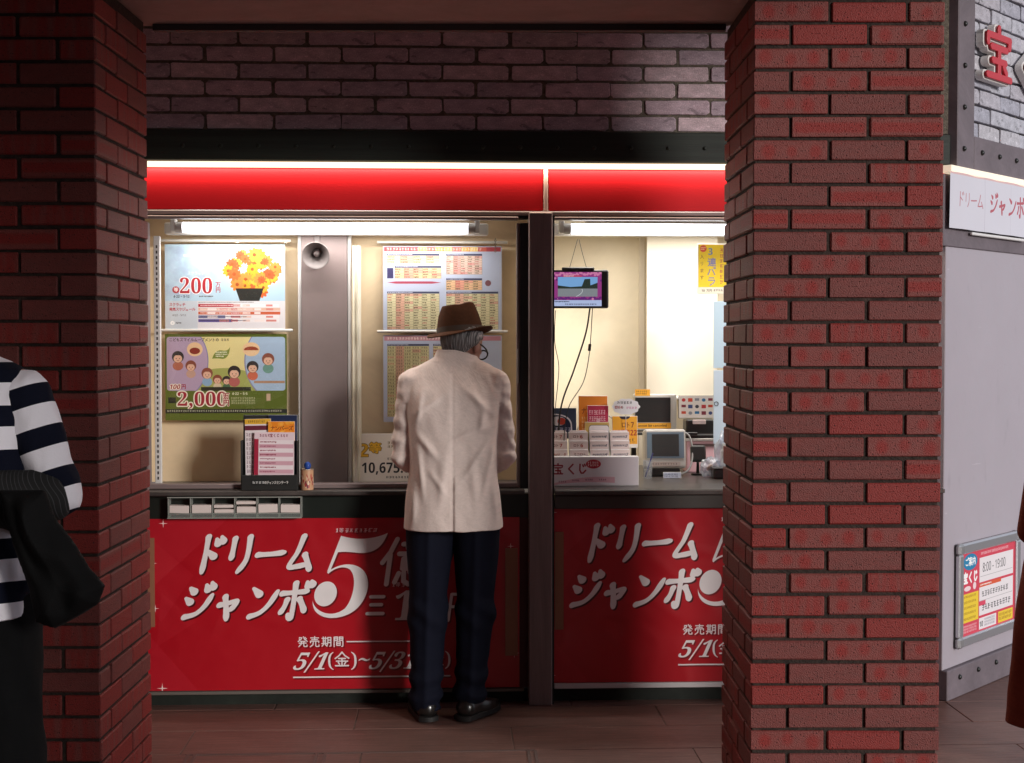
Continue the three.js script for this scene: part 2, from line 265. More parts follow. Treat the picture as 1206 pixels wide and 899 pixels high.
function lumpyBrick(w, h, d, rough) { // rounded, uneven old brick; front face at z = 0
  const s = new THREE.Shape(), pts = [], r = h * 0.2;
  const add = (x, y) => pts.push(new THREE.Vector2(x + rr(-rough, rough), y + rr(-rough, rough)));
  const X = w / 2 - 0.0022, Y = h / 2 - 0.0022, cr = [rr(0.1, 1), rr(0.1, 1), rr(0.1, 1.1), rr(0.1, 1)].map((k) => k * r);
  add(-X + cr[0], -Y); add(-X * 0.3, -Y); add(X * 0.35, -Y); add(X - cr[1], -Y); add(X, -Y + cr[1] * 0.8); add(X, Y - cr[2] * 0.8); add(X - cr[2], Y); add(X * 0.3, Y); add(-X * 0.4, Y); add(-X + cr[3], Y); add(-X, Y - cr[3] * 0.8); add(-X, -Y + cr[0] * 0.8);
  s.setFromPoints(pts);
  const g = new THREE.ExtrudeGeometry(s, { depth: d - 0.004, bevelEnabled: true, bevelSize: 0.0022, bevelThickness: 0.0022, bevelSegments: 1, curveSegments: 1 });
  g.translate(0, 0, -d);
  const uv = g.attributes.uv, p = g.attributes.position; for (let i = 0; i < uv.count; i++) uv.setXY(i, p.getX(i) / w + 0.5, p.getY(i) / h + 0.5);
  return g;
}
const greyGeos = Array.from({ length: 6 }, () => lumpyBrick(0.262, 0.057, 0.03, 0.0014));
const greyMortar = new THREE.MeshStandardMaterial({ map: patchy(0.40, 0.37, 0.33, 0.4, 16), bumpMap: grain, bumpScale: 0.004, roughness: 0.97 });
{
  const wall = part(booth, 'upper_wall', metricUV(box(4.12, 0.81, 0.15, -0.27, 2.725, -0.0815), 4), greyMortar);
  for (let c = 0; c < 8; c++) for (let i = 0; i < 15; i++) {
    const x = -2.18 + i * 0.2715 + (c % 2 ? 0.136 : 0) + rr(-0.004, 0.004); if (x > 1.66) continue;
    part(wall, 'brick', greyGeos[Math.floor(rnd() * 6)], greyBricks[Math.floor(rnd() * 5)], x, 2.325 + 0.036 + c * 0.0675, rr(-0.003, 0.004), 0, rr(-0.008, 0.008), rr(-0.006, 0.006));
  }
  const band = part(booth, 'steel_band', cbox(4.12, 0.124, 0.07, 0.004), steelDark, -0.27, 2.263, -0.01);
  const riv = new THREE.SphereGeometry(0.0085, 8, 5, 0, 6.3, 0, 1.5).rotateX(Math.PI / 2);
  for (let i = 0; i < 27; i++) part(band, 'rivet', riv, steelDark, -1.94 + i * 0.1495, -0.002, 0.0345);
  // the lit strip under the band: a diffuser with its light just below it
  const lens = part(booth, 'light_strip', box(4.06, 0.02, 0.03), std(0.9, 0.85, 0.75, 0.5, { emissive: new THREE.Color(1, 0.74, 0.5), emissiveIntensity: 1.3 }), -0.27, 2.187, 0.016);
  const red = phy(0.5, 0.004, 0.01, 0.55, { specularIntensity: 0.5, bumpMap: rep(grain, 2, 1), bumpScale: 0.0002 });
  part(booth, 'fascia_panel', cbox(2.42, 0.165, 0.02, 0.002), red, -1.084, 2.0915, -0.008);
  part(booth, 'fascia_panel', cbox(1.63, 0.165, 0.02, 0.002), red, 0.963, 2.0915, -0.008);
  part(booth, 'joint_cover', cbox(0.017, 0.168, 0.022, 0.002), std(0.62, 0.45, 0.4, 0.5), 0.137, 2.0915, -0.005);
  part(booth, 'window_head', cbox(4.1, 0.016, 0.06, 0.003), frameMetal, -0.27, 1.9975, -0.02);
  part(booth, 'window_head', box(4.1, 0.012, 0.05), blackMetal, -0.27, 1.983, -0.035);
  part(booth, 'mullion', cbox(0.096, 2.0, 0.075, 0.004), frameMetal, 0.114, 1.0, 0.004);
  part(booth, 'mullion_edge', box(0.008, 1.99, 0.06), blackMetal, 0.1665, 0.995, -0.01);
  // left window
  part(booth, 'window_frame', box(0.032, 1.08, 0.06), blackMetal, 0.05, 1.42, -0.035);
  part(booth, 'window_frame', cbox(0.014, 1.08, 0.05, 0.002), frameMetal, 0.027, 1.42, -0.04);
  part(booth, 'window_frame', cbox(0.03, 1.08, 0.06, 0.003), frameMetal, -1.478, 1.42, -0.03);
  part(booth, 'window_frame', cbox(1.49, 0.012, 0.05, 0.003), frameMetal, -0.72, 1.977, 0.0);
  part(booth, 'window_frame', cbox(1.49, 0.02, 0.05, 0.003), frameMetal, -0.72, 0.894, -0.035);
  part(booth, 'window_latch', cbox(0.008, 0.14, 0.02, 0.002), std(0.3, 0.28, 0.27, 0.4, { metalness: 0.6 }), 0.026, 1.38, -0.008);
  part(booth, 'window_pane', new THREE.PlaneGeometry(1.49, 1.03), glass, -0.722, 1.41, -0.055);
  part(booth, 'window_pane', new THREE.PlaneGeometry(1.6, 1.09), glass, 0.97, 1.42, -0.055);
  part(booth, 'window_frame', cbox(1.6, 0.012, 0.05, 0.003), frameMetal, 0.97, 1.977, 0.0);
  part(booth, 'end_post', metricUV(box(0.05, 2.0, 0.1, 1.765, 1.0, -0.04)), steelMauve);
  part(booth, 'side_panel', metricUV(box(0.82, 2.0, 0.06, -1.905, 1.0, -0.04)), frameMetal);
  // counters
  const top = new THREE.MeshStandardMaterial({ map: patchy(0.30, 0.275, 0.265, 0.2, 8), roughness: 0.35 });
  part(booth, 'counter_top', metricUV(cbox(1.53, 0.02, 0.42, 0.004)), top, -0.715, 0.872, -0.16);
  part(booth, 'counter_front', box(1.555, 0.098, 0.04), std(0.012, 0.016, 0.013, 0.35), -0.704, 0.8125, -0.016);
  part(booth, 'counter_top', metricUV(cbox(1.6, 0.022, 1.12, 0.004)), top, 0.972, 0.868, -0.51);
  part(booth, 'counter_front', metricUV(cbox(1.6, 0.055, 0.05, 0.003)), std(0.055, 0.05, 0.045, 0.4), 0.972, 0.8285, 0.012);
  part(booth, 'lower_panel', metricUV(box(1.555, 0.7, 0.03, -0.704, 0.414, -0.022)), std(0.10, 0.02, 0.02, 0.6));
  part(booth, 'lower_panel', metricUV(box(1.6, 0.74, 0.03, 0.972, 0.43, -0.022)), std(0.10, 0.02, 0.02, 0.6));
  part(booth, 'base_trim', cbox(1.53, 0.014, 0.04, 0.002), std(0.2, 0.17, 0.15, 0.5, { metalness: 0.4 }), -0.715, 0.057, -0.016);
  part(booth, 'base_trim', cbox(1.6, 0.022, 0.03, 0.002), std(0.62, 0.58, 0.58, 0.5), 0.972, 0.071, -0.006);
  part(booth, 'base_kick', metricUV(box(4.1, 0.062, 0.03, -0.27, 0.025, -0.05)), steelDark);
  // inside: back panels, column, partition, ceiling
  const beige = new THREE.MeshStandardMaterial({ map: patchy(0.89, 0.80, 0.665, 0.05, 4), bumpMap: grain, bumpScale: 0.0006, roughness: 0.8 });
  const cream = new THREE.MeshStandardMaterial({ map: patchy(0.90, 0.85, 0.75, 0.04, 4), roughness: 0.75 });
  const white = std(0.72, 0.70, 0.68, 0.6);
  part(booth, 'inner_panel', metricUV(box(1.72, 1.2, 0.03, -0.78, 1.48, -0.36)), beige);
  const col = part(booth, 'column', metricUV(box(0.19, 1.1, 0.08, -0.781, 1.43, -0.3)), new THREE.MeshStandardMaterial({ map: patchy(0.50, 0.44, 0.43, 0.05, 3), roughness: 0.55 }));
  part(col, 'edge_strip', cbox(0.016, 1.1, 0.05, 0.003), white, -0.885, 1.43, -0.3);
  part(col, 'edge_strip', cbox(0.016, 1.1, 0.05, 0.003), white, -0.677, 1.43, -0.3);
  part(booth, 'partition', box(0.04, 2.0, 1.2, 0.1, 1.0, -0.66), cream);
  part(booth, 'inner_wall', metricUV(box(2.2, 2.1, 0.04, 1.15, 1.03, -1.2)), cream);
  part(booth, 'inner_wall', box(0.04, 2.1, 0.4, 1.83, 1.03, -0.9), cream);
  part(booth, 'inner_wall', box(0.04, 2.0, 0.36, -1.58, 1.0, -0.22), beige);
  part(booth, 'inner_ceiling', box(3.4, 0.03, 1.3, 0.05, 2.03, -0.68), white);
  part(booth, 'wall_strip', cbox(0.03, 1.2, 0.012, 0.002), std(0.66, 0.58, 0.46, 0.6), 0.69, 1.45, -1.174);
  // slotted shelf upright at the end of the left window
  const up = part(booth, 'slotted_upright', cbox(0.026, 1.02, 0.02, 0.002), white, -1.446, 1.4, -0.11);
  part(up, 'slot_row', mergeGeometries(Array.from({ length: 44 }, (_, i) => box(0.006, 0.012, 0.002, 0, -0.48 + i * 0.022, 0.0105))), std(0.05, 0.04, 0.035, 0.8));
  // roof over the booth
  part(booth, 'booth_back', box(4.12, 1.1, 0.04, -0.27, 2.58, -0.4), steelDark);
}
function areaLight(w, h, color, intensity, pos, target) { const l = new THREE.RectAreaLight(color, intensity, w, h); l.position.set(...pos); l.lookAt(...target); scene.add(l); return l; }
areaLight(4.0, 0.024, new THREE.Color(1, 0.82, 0.62), 20, [-0.27, 2.1755, 0.018], [-0.27, 0, 0.018]);

// the chamfered side of the booth, 45 degrees back from its corner
const K = [1.8, 0, 0.0];
const side = new THREE.Group(); side.name = 'side_wall'; side.position.set(...K); side.rotation.y = Math.PI / 4; booth.add(side);
{ // local: +x runs along the wall away from the corner, +z faces the street
  const sw = (n, g, m, x, y, z, ...r) => part(side, n, g, m, x, y, z, ...r);
  const panelWhite = new THREE.MeshStandardMaterial({ map: (() => { const t = dataTex(512, 512, (u, v) => { const m = noise(u * 3, v * 60, 2) > 0.63 && noise(u * 9, v * 5, 8) > 0.1 ? 0.05 : 0, d = Math.max(0, fbm(u * 14, v * 5, 4) - 0.26) * 0.16, sp = noise(u * 120, v * 120, 6) > 0.72 ? 0.08 : 0, k = 1 + 0.03 * fbm(u * 3, v * 3, 1) - d - sp; return [0.68 * k + m, 0.65 * k + m, 0.685 * k + m]; }, true); return t; })(), bumpMap: grain, bumpScale: 0.0004, roughness: 0.5 });
  sw('backing', metricUV(box(2.4, 3.1, 0.1, 1.2, 1.55, -0.085), 4), greyMortar);
  const geos = Array.from({ length: 5 }, () => lumpyBrick(0.205, 0.062, 0.03, 0.002));
  for (let c = 0; c < 11; c++) for (let i = 0; i < 10; i++) sw('brick', geos[Math.floor(rnd() * 5)], whiteBricks[Math.floor(rnd() * 4)], 0.19 + i * 0.213 + (c % 2 ? 0.11 : 0.0), 2.34 + 0.034 + c * 0.0715, -0.012 + rr(-0.003, 0.004), 0, rr(-0.01, 0.01), rr(-0.01, 0.01));
  sw('frame_post', metricUV(cbox(0.155, 0.92, 0.06, 0.004)), steelMauve, 0.0775, 2.65, 0.0);
  sw('frame_rail', metricUV(cbox(2.24, 0.145, 0.06, 0.004)), steelMauve, 1.275, 2.262, 0.0);
  const riv = new THREE.SphereGeometry(0.012, 8, 5, 0, 6.3, 0, 1.5).rotateX(Math.PI / 2);
  for (let i = 0; i < 12; i++) sw('rivet', riv, blackMetal, 0.055 + i * 0.175, 2.272, 0.03);
  for (let i = 1; i < 5; i++) sw('rivet', riv, blackMetal, 0.055, 2.272 + i * 0.17, 0.03);
  sw('light_strip', cbox(2.5, 0.03, 0.05, 0.004), std(0.85, 0.78, 0.66, 0.5, { emissive: new THREE.Color(1, 0.84, 0.62), emissiveIntensity: 0.35 }), 1.17, 2.179, 0.018);
  sw('middle_rail', metricUV(cbox(2.5, 0.29, 0.05, 0.003)), steelMauve, 1.15, 2.012, -0.006);
  sw('wall_panel', metricUV(cbox(0.98, 1.742, 0.04, 0.003)), panelWhite, 0.43, 0.998, -0.008);
  sw('wall_panel', metricUV(cbox(1.4, 1.742, 0.04, 0.003)), panelWhite, 1.635, 0.998, -0.008);
  const kick = sw('kick_plate', metricUV(cbox(2.4, 0.125, 0.05, 0.004)), steelMauve, 1.15, 0.0635, 0.006);
  for (let i = 0; i < 13; i++) part(side, 'rivet', riv, blackMetal, 0.06 + i * 0.18, 0.085, 0.03);
}

// ---------------------------------------------------------------- lamps inside
function tubeLamp(x0, x1, label, power) {
  const w = x1 - x0, t = thing('fluorescent_lamp', label, 'lamp', [(x0 + x1) / 2, 1.949, -0.15], 0, 'tube lamps inside the booth windows');
  part(t, 'tube', cyl(0.021, 0.021, w - 0.05, 20).rotateZ(Math.PI / 2), std(0.9, 0.9, 0.9, 0.4, { emissive: new THREE.Color(0.96, 0.96, 1.0), emissiveIntensity: 5 }));
  for (const s of [-1, 1]) part(t, 'end_cap', cyl(0.0225, 0.0225, 0.03, 20).rotateZ(Math.PI / 2), std(0.55, 0.53, 0.5, 0.4, { metalness: 0.4 }), s * (w / 2 - 0.012), 0, 0);
  part(t, 'housing', cbox(w + 0.12, 0.05, 0.06, 0.006), std(0.78, 0.76, 0.72, 0.5), 0.0, 0.0, -0.075);
  for (const s of [-1, 1]) part(t, 'holder', cbox(0.022, 0.055, 0.05, 0.004), std(0.7, 0.68, 0.64, 0.5), s * (w / 2 + 0.012), 0.008, -0.01);
  areaLight(w - 0.06, 0.04, new THREE.Color(1, 0.96, 0.9), power, [(x0 + x1) / 2, 1.925, -0.15], [(x0 + x1) / 2, 0.9, -0.26]);
  return t;
}
tubeLamp(-1.375, -0.15, 'long white fluorescent tube across the top of the poster window', 25);
tubeLamp(0.225, 1.45, 'white fluorescent tube above the hanging tablet screen', 16);
{
  const t = thing('unseen_ceiling_lamp', 'unseen flat white ceiling lamp lighting the clerk counter inside the booth', 'lamp', [0.95, 2.0, -0.7]);  // out of view above the window head, lights the right interior
  part(t, 'housing', cbox(1.2, 0.03, 0.3, 0.004), std(0.75, 0.74, 0.7, 0.5));
  part(t, 'diffuser', box(1.1, 0.008, 0.24, 0, -0.018, 0), std(0.9, 0.9, 0.9, 0.5, { emissive: new THREE.Color(1, 0.98, 0.94), emissiveIntensity: 1.5 }));
  areaLight(1.1, 0.24, new THREE.Color(1, 0.96, 0.9), 8.5, [0.95, 1.974, -0.7], [0.95, 0.9, -0.72]);
}

// ---------------------------------------------------------------- printed things
const printed = (t, rough = 0.5, coat = 0) => new THREE.MeshPhysicalMaterial({ map: t, roughness: rough, clearcoat: coat, clearcoatRoughness: 0.12 });
// a sheet with gentle waves, facing +z, centred on its own origin
function sheet(w, h, wave = 0.003, nx = 40, ny = 24, k = 3) {
  const g = new THREE.PlaneGeometry(w, h, nx, ny), p = g.attributes.position, o = rnd() * 50;
  for (let i = 0; i < p.count; i++) p.setZ(i, wave * (1 + fbm(p.getX(i) * k + o, p.getY(i) * k * 1.4, o)) + wave * 0.3 * Math.pow(1 - Math.min(1, Math.abs(noise(p.getX(i) * k * 1.2 + p.getY(i) * k * 0.8, p.getY(i) * k * 1.1 - o, 3)) * 5), 2));
  g.computeVertexNormals(); return g;
}
function swash5(x, X, Y, S, color) { // the big slanted five: flag, thin stem, round bowl with a ball end
  x.save(); x.translate(X, Y); x.scale(S / 112, S / 100); x.fillStyle = color;
  x.beginPath(); x.moveTo(34, 0); x.bezierCurveTo(52, 5, 76, 6, 96, -3); x.bezierCurveTo(92, 14, 82, 22, 62, 21); x.bezierCurveTo(50, 20, 42, 19, 33, 20); x.lineTo(26, 43); x.lineTo(22, 43); x.closePath(); x.fill();
  x.beginPath(); x.moveTo(22, 44); x.bezierCurveTo(34, 34, 52, 32, 64, 38); x.bezierCurveTo(86, 48, 84, 82, 60, 94); x.bezierCurveTo(40, 104, 8, 100, 8, 76); x.bezierCurveTo(8, 88, 34, 102, 52, 88); x.bezierCurveTo(62, 78, 64, 50, 52, 41); x.bezierCurveTo(44, 36, 32, 38, 24, 46); x.closePath(); x.fill();
  x.beginPath(); x.ellipse(24, 70, 15, 15, 0, 0, 7); x.fill(); x.restore();
}
const bannerTex = canvasTex(1536, 704, (x, W, Hh) => { // 1.53 x 0.70 m
  x.fillStyle = '#b4081c'; x.fillRect(0, 0, W, Hh);
  for (const [pts, a] of [[[0, 0, 330, 0, 0, 300], 0.1], [[0, 60, 190, 230, 60, 420, 0, 340], 0.07], [[0, 460, 210, 704, 0, 704], 0.09], [[60, 300, 200, 420, 40, 520], 0.06]]) { x.fillStyle = `rgba(255,150,140,${a})`; x.beginPath(); for (let i = 0; i < pts.length; i += 2) x.lineTo(pts[i], pts[i + 1]); x.fill(); }
  x.fillStyle = '#ffe6e0'; for (const [a, b, r] of [[70, 18, 20], [28, 180, 18], [36, 364, 18], [62, 690, 24], [1490, 560, 22], [1475, 120, 16]]) { x.beginPath(); for (let i = 0; i < 8; i++) { const q = i * Math.PI / 4, R = i % 2 ? r * 0.16 : r; x.lineTo(a + R * Math.cos(q), b + R * Math.sin(q)); } x.fill(); }
  const white = '#f4eeee', shade = 'rgba(70,0,8,0.55)';
  const run = (c, d) => {
    x.save(); x.translate(d, d); x.transform(1, 0, -0.16, 1, 60, 0);
    jp(x, 'ドリーム', 166, 66, 158, { color: c, brush: 1, weight: 0.14, wide: 0.76 }); jp(x, 'ジャンボ', 140, 256, 160, { color: c, brush: 1, weight: 0.14, wide: 0.81 });
    x.restore();
    x.save(); x.translate(d, d); x.transform(1, 0, -0.14, 1, 70, 0); swash5(x, 622, 72, 340, c);
    jp(x, '億', 900, 80, 200, { color: c, weight: 0.1 }); jp(x, '三', 868, 310, 96, { color: c, weight: 0.15, wide: 0.8 }); x.fillStyle = c; x.font = 'bold 170px serif'; x.fillText('1', 975, 420); jp(x, '億円', 1060, 300, 128, { color: c, weight: 0.1 });
    x.font = 'bold 22px serif'; x.fillText('1', 700, 58); jp(x, '等', 714, 40, 20, { color: c, weight: 0.08 }); finePrint(x, 738, 40, 130, 22, 1, c, 0.9);
    x.font = 'bold 22px serif'; x.fillText('1', 960, 282); jp(x, '等', 974, 264, 20, { color: c, weight: 0.08 }); finePrint(x, 998, 264, 120, 22, 1, c, 0.9);
    x.restore();
    x.save(); x.translate(d, d); jp(x, '発売期間', 606, 484, 44, { color: c, weight: 0.11, advance: 1.1 }); x.fillStyle = c; x.fillRect(806, 504, 330, 5);
    x.font = 'italic bold 98px serif'; x.save(); x.transform(1, 0, -0.2, 1, 0, 0); x.fillText('5/1', 705, 620); x.fillText('~', 958, 616); x.fillText('5/31', 1012, 620); x.restore();
    x.font = '84px serif'; x.fillText('(', 726, 612); jp(x, '金', 756, 548, 62, { color: c, weight: 0.1 }); x.fillText(')', 822, 612);
    x.fillText('(', 1118, 612); jp(x, '金', 1144, 552, 58, { color: c, weight: 0.1 }); x.fillText(')', 1204, 612);
    x.fillRect(588, 648, 640, 6); x.restore();
  };
  run(shade, 6); run(white, 0);
});
const tape = phy(0.36, 0.16, 0.09, 0.35, { transparent: true, opacity: 0.85 });
function banner(x0, x1, y0, y1, u0, label) {
  const w = x1 - x0, h = y1 - y0, t = thing('advertising_banner', label, 'banner', [(x0 + x1) / 2, y0, 0.002]);
  const g = sheet(w, h, 0.006, 110, 50, 3.2), uv = g.attributes.uv; for (let i = 0; i < uv.count; i++) uv.setXY(i, u0 + uv.getX(i) * (w / 1.53), 1 - (1 - uv.getY(i)) * (h / 0.7) );
  part(t, 'print', g, printed(bannerTex, 0.4, 0.6), 0, h / 2, 0);
  return t;
}
{
  const a = banner(-1.475, 0.03, 0.07, 0.766, 0, 'dark red jackpot banner with white lettering behind the legs of the man');
  part(a, 'tape_strip', box(0.035, 0.36, 0.0012), tape, -0.735, 0.44, 0.0105); part(a, 'tape_strip', box(0.05, 0.44, 0.0012), tape, 0.72, 0.35, 0.0105);
  const b = banner(0.172, 1.70, 0.085, 0.802, 0.05, 'bright red jackpot banner below the counter with the ticket slip rack');
  part(b, 'tape_strip', box(0.036, 0.4, 0.0012), tape, -0.744, 0.42, 0.0105);
}
// posters in clear sleeves on the beige panel
const posterSky = canvasTex(1024, 736, (x, W, Hh) => {
  x.fillStyle = '#b9d6e6'; x.fillRect(0, 0, W, Hh);
  for (let i = 0; i < 240; i++) { x.fillStyle = `rgba(${rnd() < 0.5 ? '120,135,160' : '240,240,245'},0.05)`; x.beginPath(); x.ellipse(rr(-60, 430), rr(0, 470), rr(20, 90), rr(12, 50), rr(0, 3), 0, 7); x.fill(); }
  // a plain spray of flowers where the artwork stands
  for (let i = 0; i < 7; i++) { x.strokeStyle = '#5a7a50'; x.lineWidth = 7; x.beginPath(); x.moveTo(rr(680, 760), 500); x.quadraticCurveTo(rr(600, 840), 380, 560 + i * 62, rr(120, 320)); x.stroke(); }
  for (let i = 0; i < 46; i++) { const q0 = rr(0, 6.28), q1 = Math.sqrt(rnd()), a = 745 + Math.cos(q0) * q1 * 220, b = 245 + Math.sin(q0) * q1 * 180, r = rr(34, 66), hue = ['#e0662e', '#f0a428', '#f3b53a', '#d9582c', '#ef8a3c'][i % 5]; x.fillStyle = hue; for (let k = 0; k < 9; k++) { const q = k * 0.698 + i; x.beginPath(); x.ellipse(a + Math.cos(q) * r * 0.62, b + Math.sin(q) * r * 0.62, r * 0.42, r * 0.24, q, 0, 7); x.fill(); } x.fillStyle = '#a4501c'; x.beginPath(); x.arc(a, b, r * 0.26, 0, 7); x.fill(); }
  x.fillStyle = '#23241f'; x.beginPath(); x.moveTo(600, 380); x.lineTo(840, 380); x.lineTo(800, 500); x.lineTo(640, 500); x.fill();
  x.fillStyle = 'rgba(255,255,255,0.7)'; x.fillRect(160, 86, 180, 20); x.fillStyle = '#b5222d'; x.strokeStyle = '#fff'; x.lineJoin = 'round';
  jp(x, 'スクラッチ', 190, 235, 30, { color: '#e9f4f8', weight: 0.1 });
  x.font = 'bold 190px serif'; x.lineWidth = 14; x.save(); x.scale(0.9, 1); x.strokeText('200', 134, 424); x.fillText('200', 134, 424); x.restore(); x.beginPath(); x.arc(92, 394, 30, 0, 7); x.fill(); jp(x, '等', 74, 374, 38, { color: '#fff', weight: 0.1 });
  jp(x, '万円', 428, 322, 48, { color: '#b5222d', weight: 0.11, down: true }); x.fillStyle = '#333'; x.font = 'bold 28px sans-serif'; x.fillText('4·22 ~ 5·12', 70, 462); finePrint(x, 290, 442, 190, 20, 1, '#555', 0.9);
  x.fillStyle = '#cfd6de'; x.fillRect(0, 490, 276, Hh); x.fillStyle = '#e4dfe2'; x.fillRect(276, 490, W, Hh);
  jp(x, 'スクラッチ', 34, 508, 28, { color: '#b5222d', weight: 0.13 }); jp(x, '発売スケジュール', 34, 548, 29, { color: '#b5222d', weight: 0.13, advance: 0.96 }); x.fillStyle = '#444'; x.font = '24px sans-serif'; x.fillText('4/22 - 5/12', 60, 622); x.beginPath(); x.arc(62, 682, 12, 0, 7); x.stroke(); finePrint(x, 90, 672, 70, 20, 1, '#555');
  finePrint(x, 284, 496, 710, 12, 1, '#777', 0.95);
  [['#b3172b', 0, 300], ['#e1b8a4', 0, 700], ['#cf6240', 0, 700], ['#77779c', 0, 230], ['#5d4f92', 0, 290]].forEach(([c, a, b], i) => { const y = 516 + i * 33; x.fillStyle = '#f0e9ea'; x.fillRect(282, y, 690, 28); x.fillStyle = c; x.fillRect(282 + a, y, b, 26); for (let k = 0; k < 6; k++) { x.fillStyle = ['#f4e6e2', '#d98a80', '#c96b6b', '#e9c8bd'][k % 4]; if (rnd() < 0.7) x.fillRect(360 + k * 100, y + 4, rr(50, 90), 17); } finePrint(x, 300, y + 6, 620, 14, 1, i < 3 ? '#fbeee8' : '#445', 0.9); });
});
const posterGreen = canvasTex(1024, 736, (x, W, Hh) => {
  x.fillStyle = '#5d6a1c'; x.fillRect(0, 0, W, Hh); x.save(); x.beginPath(); x.roundRect(14, 24, W - 28, 460, 24); x.clip();
  x.fillStyle = '#e6d694'; x.fillRect(0, 0, W, 500); x.fillStyle = '#a7ab5c'; x.beginPath(); x.ellipse(500, 460, 330, 170, 0, 0, 7); x.fill();
  x.lineWidth = 9; x.strokeStyle = '#8c86ad'; x.fillStyle = '#b79fb8'; x.beginPath(); x.ellipse(60, 230, 300, 340, 0, 0, 7); x.fill(); x.stroke(); x.fillStyle = '#a9bfd6'; x.beginPath(); x.ellipse(960, 230, 290, 340, 0, 0, 7); x.fill(); x.stroke();
  // family groups, drawn simply
  const kid = (a, b, s, hair, cloth) => { x.fillStyle = cloth; x.beginPath(); x.ellipse(a, b + s * 1.55, s * 0.95, s * 0.85, 0, 0, 7); x.fill(); x.fillStyle = hair; x.beginPath(); x.arc(a, b - s * 0.12, s * 1.08, 0, 7); x.fill(); x.fillStyle = '#e6b79a'; x.beginPath(); x.ellipse(a, b + s * 0.22, s * 0.78, s * 0.72, 0, 0, 7); x.fill(); x.fillStyle = hair; x.beginPath(); x.ellipse(a, b - s * 0.42, s * 0.9, s * 0.42, 0, Math.PI, 0); x.fill(); x.fillStyle = '#3a2620'; for (const q of [-1, 1]) { x.beginPath(); x.arc(a + q * s * 0.3, b + s * 0.2, s * 0.08, 0, 7); x.fill(); } x.strokeStyle = '#8a3a30'; x.lineWidth = s * 0.07; x.beginPath(); x.arc(a, b + s * 0.4, s * 0.2, 0.3, 2.8); x.stroke(); };
  kid(108, 200, 46, '#2c2724', '#b56a52'); kid(216, 275, 42, '#8a4a36', '#c9a08c'); kid(352, 340, 44, '#8e4c38', '#8fb0cc'); kid(438, 390, 36, '#8a4632', '#d8c4a4'); kid(515, 398, 34, '#26221f', '#4a6a4a'); kid(580, 330, 50, '#26221f', '#b5605a'); kid(735, 285, 46, '#2c2724', '#cf6a4c'); kid(866, 220, 48, '#8a4a36', '#6e9a8a');
  x.fillStyle = '#efc79a'; x.beginPath(); x.ellipse(250, 130, 66, 60, 0, 0, 7); x.fill(); x.fillStyle = '#8a3020'; x.beginPath(); x.ellipse(250, 144, 44, 28, 0, 0, 7); x.fill(); x.fillStyle = '#efc79a'; x.beginPath(); x.ellipse(724, 130, 72, 60, 0, 0, 7); x.fill(); x.fillStyle = '#9c4326'; x.beginPath(); x.ellipse(724, 138, 62, 32, 0, Math.PI, 0); x.fill(); x.fillStyle = '#2a2a18'; x.fillRect(300, 452, 420, 34); x.fillStyle = '#b58a6a'; x.fillRect(745, 400, 260, 20);
  x.fillStyle = '#7c8a34'; x.beginPath(); x.moveTo(395, 210); x.quadraticCurveTo(420, 130, 480, 140); x.quadraticCurveTo(530, 150, 545, 110); x.quadraticCurveTo(540, 210, 480, 212); x.quadraticCurveTo(440, 205, 395, 210); x.fill(); finePrint(x, 425, 148, 92, 52, 3, '#f1efd8', 0.9); x.restore();
  jp(x, 'こどもスマイルムーブメントの', 34, 34, 30, { color: '#3a3020', weight: 0.12 }); finePrint(x, 470, 36, 66, 28, 1, '#3a3020', 0.95);
  x.lineJoin = 'round'; x.strokeStyle = '#f3ead6'; x.fillStyle = '#a01a2c'; x.lineWidth = 12; x.font = 'italic bold 56px sans-serif'; x.strokeText('100', 30, 470); x.fillText('100', 30, 470); x.strokeStyle = '#f3ead6'; jp(x, '円', 132, 426, 44, { color: '#a01a2c', weight: 0.12 });
  x.font = 'bold 168px serif'; x.lineWidth = 20; x.strokeText('2,000', 96, 612); x.fillText('2,000', 96, 612); jp(x, '万円', 482, 500, 58, { color: '#f3ead6', weight: 0.26, down: true }); jp(x, '万円', 482, 500, 58, { color: '#a01a2c', weight: 0.13, down: true });
  x.fillStyle = '#e9e5c8'; x.font = 'bold 30px sans-serif'; x.fillText('4·22 ~ 5·5', 560, 520); finePrint(x, 550, 536, 230, 66, 3, '#d8d4b0', 0.85); x.fillStyle = '#c9a98c'; x.fillRect(850, 510, 34, 60); x.fillStyle = '#1d2112'; x.fillRect(24, 540, 64, 50); x.fillRect(0, 640, W, 36); finePrint(x, 14, 646, 990, 22, 1, '#e2dfc4', 0.96);
});
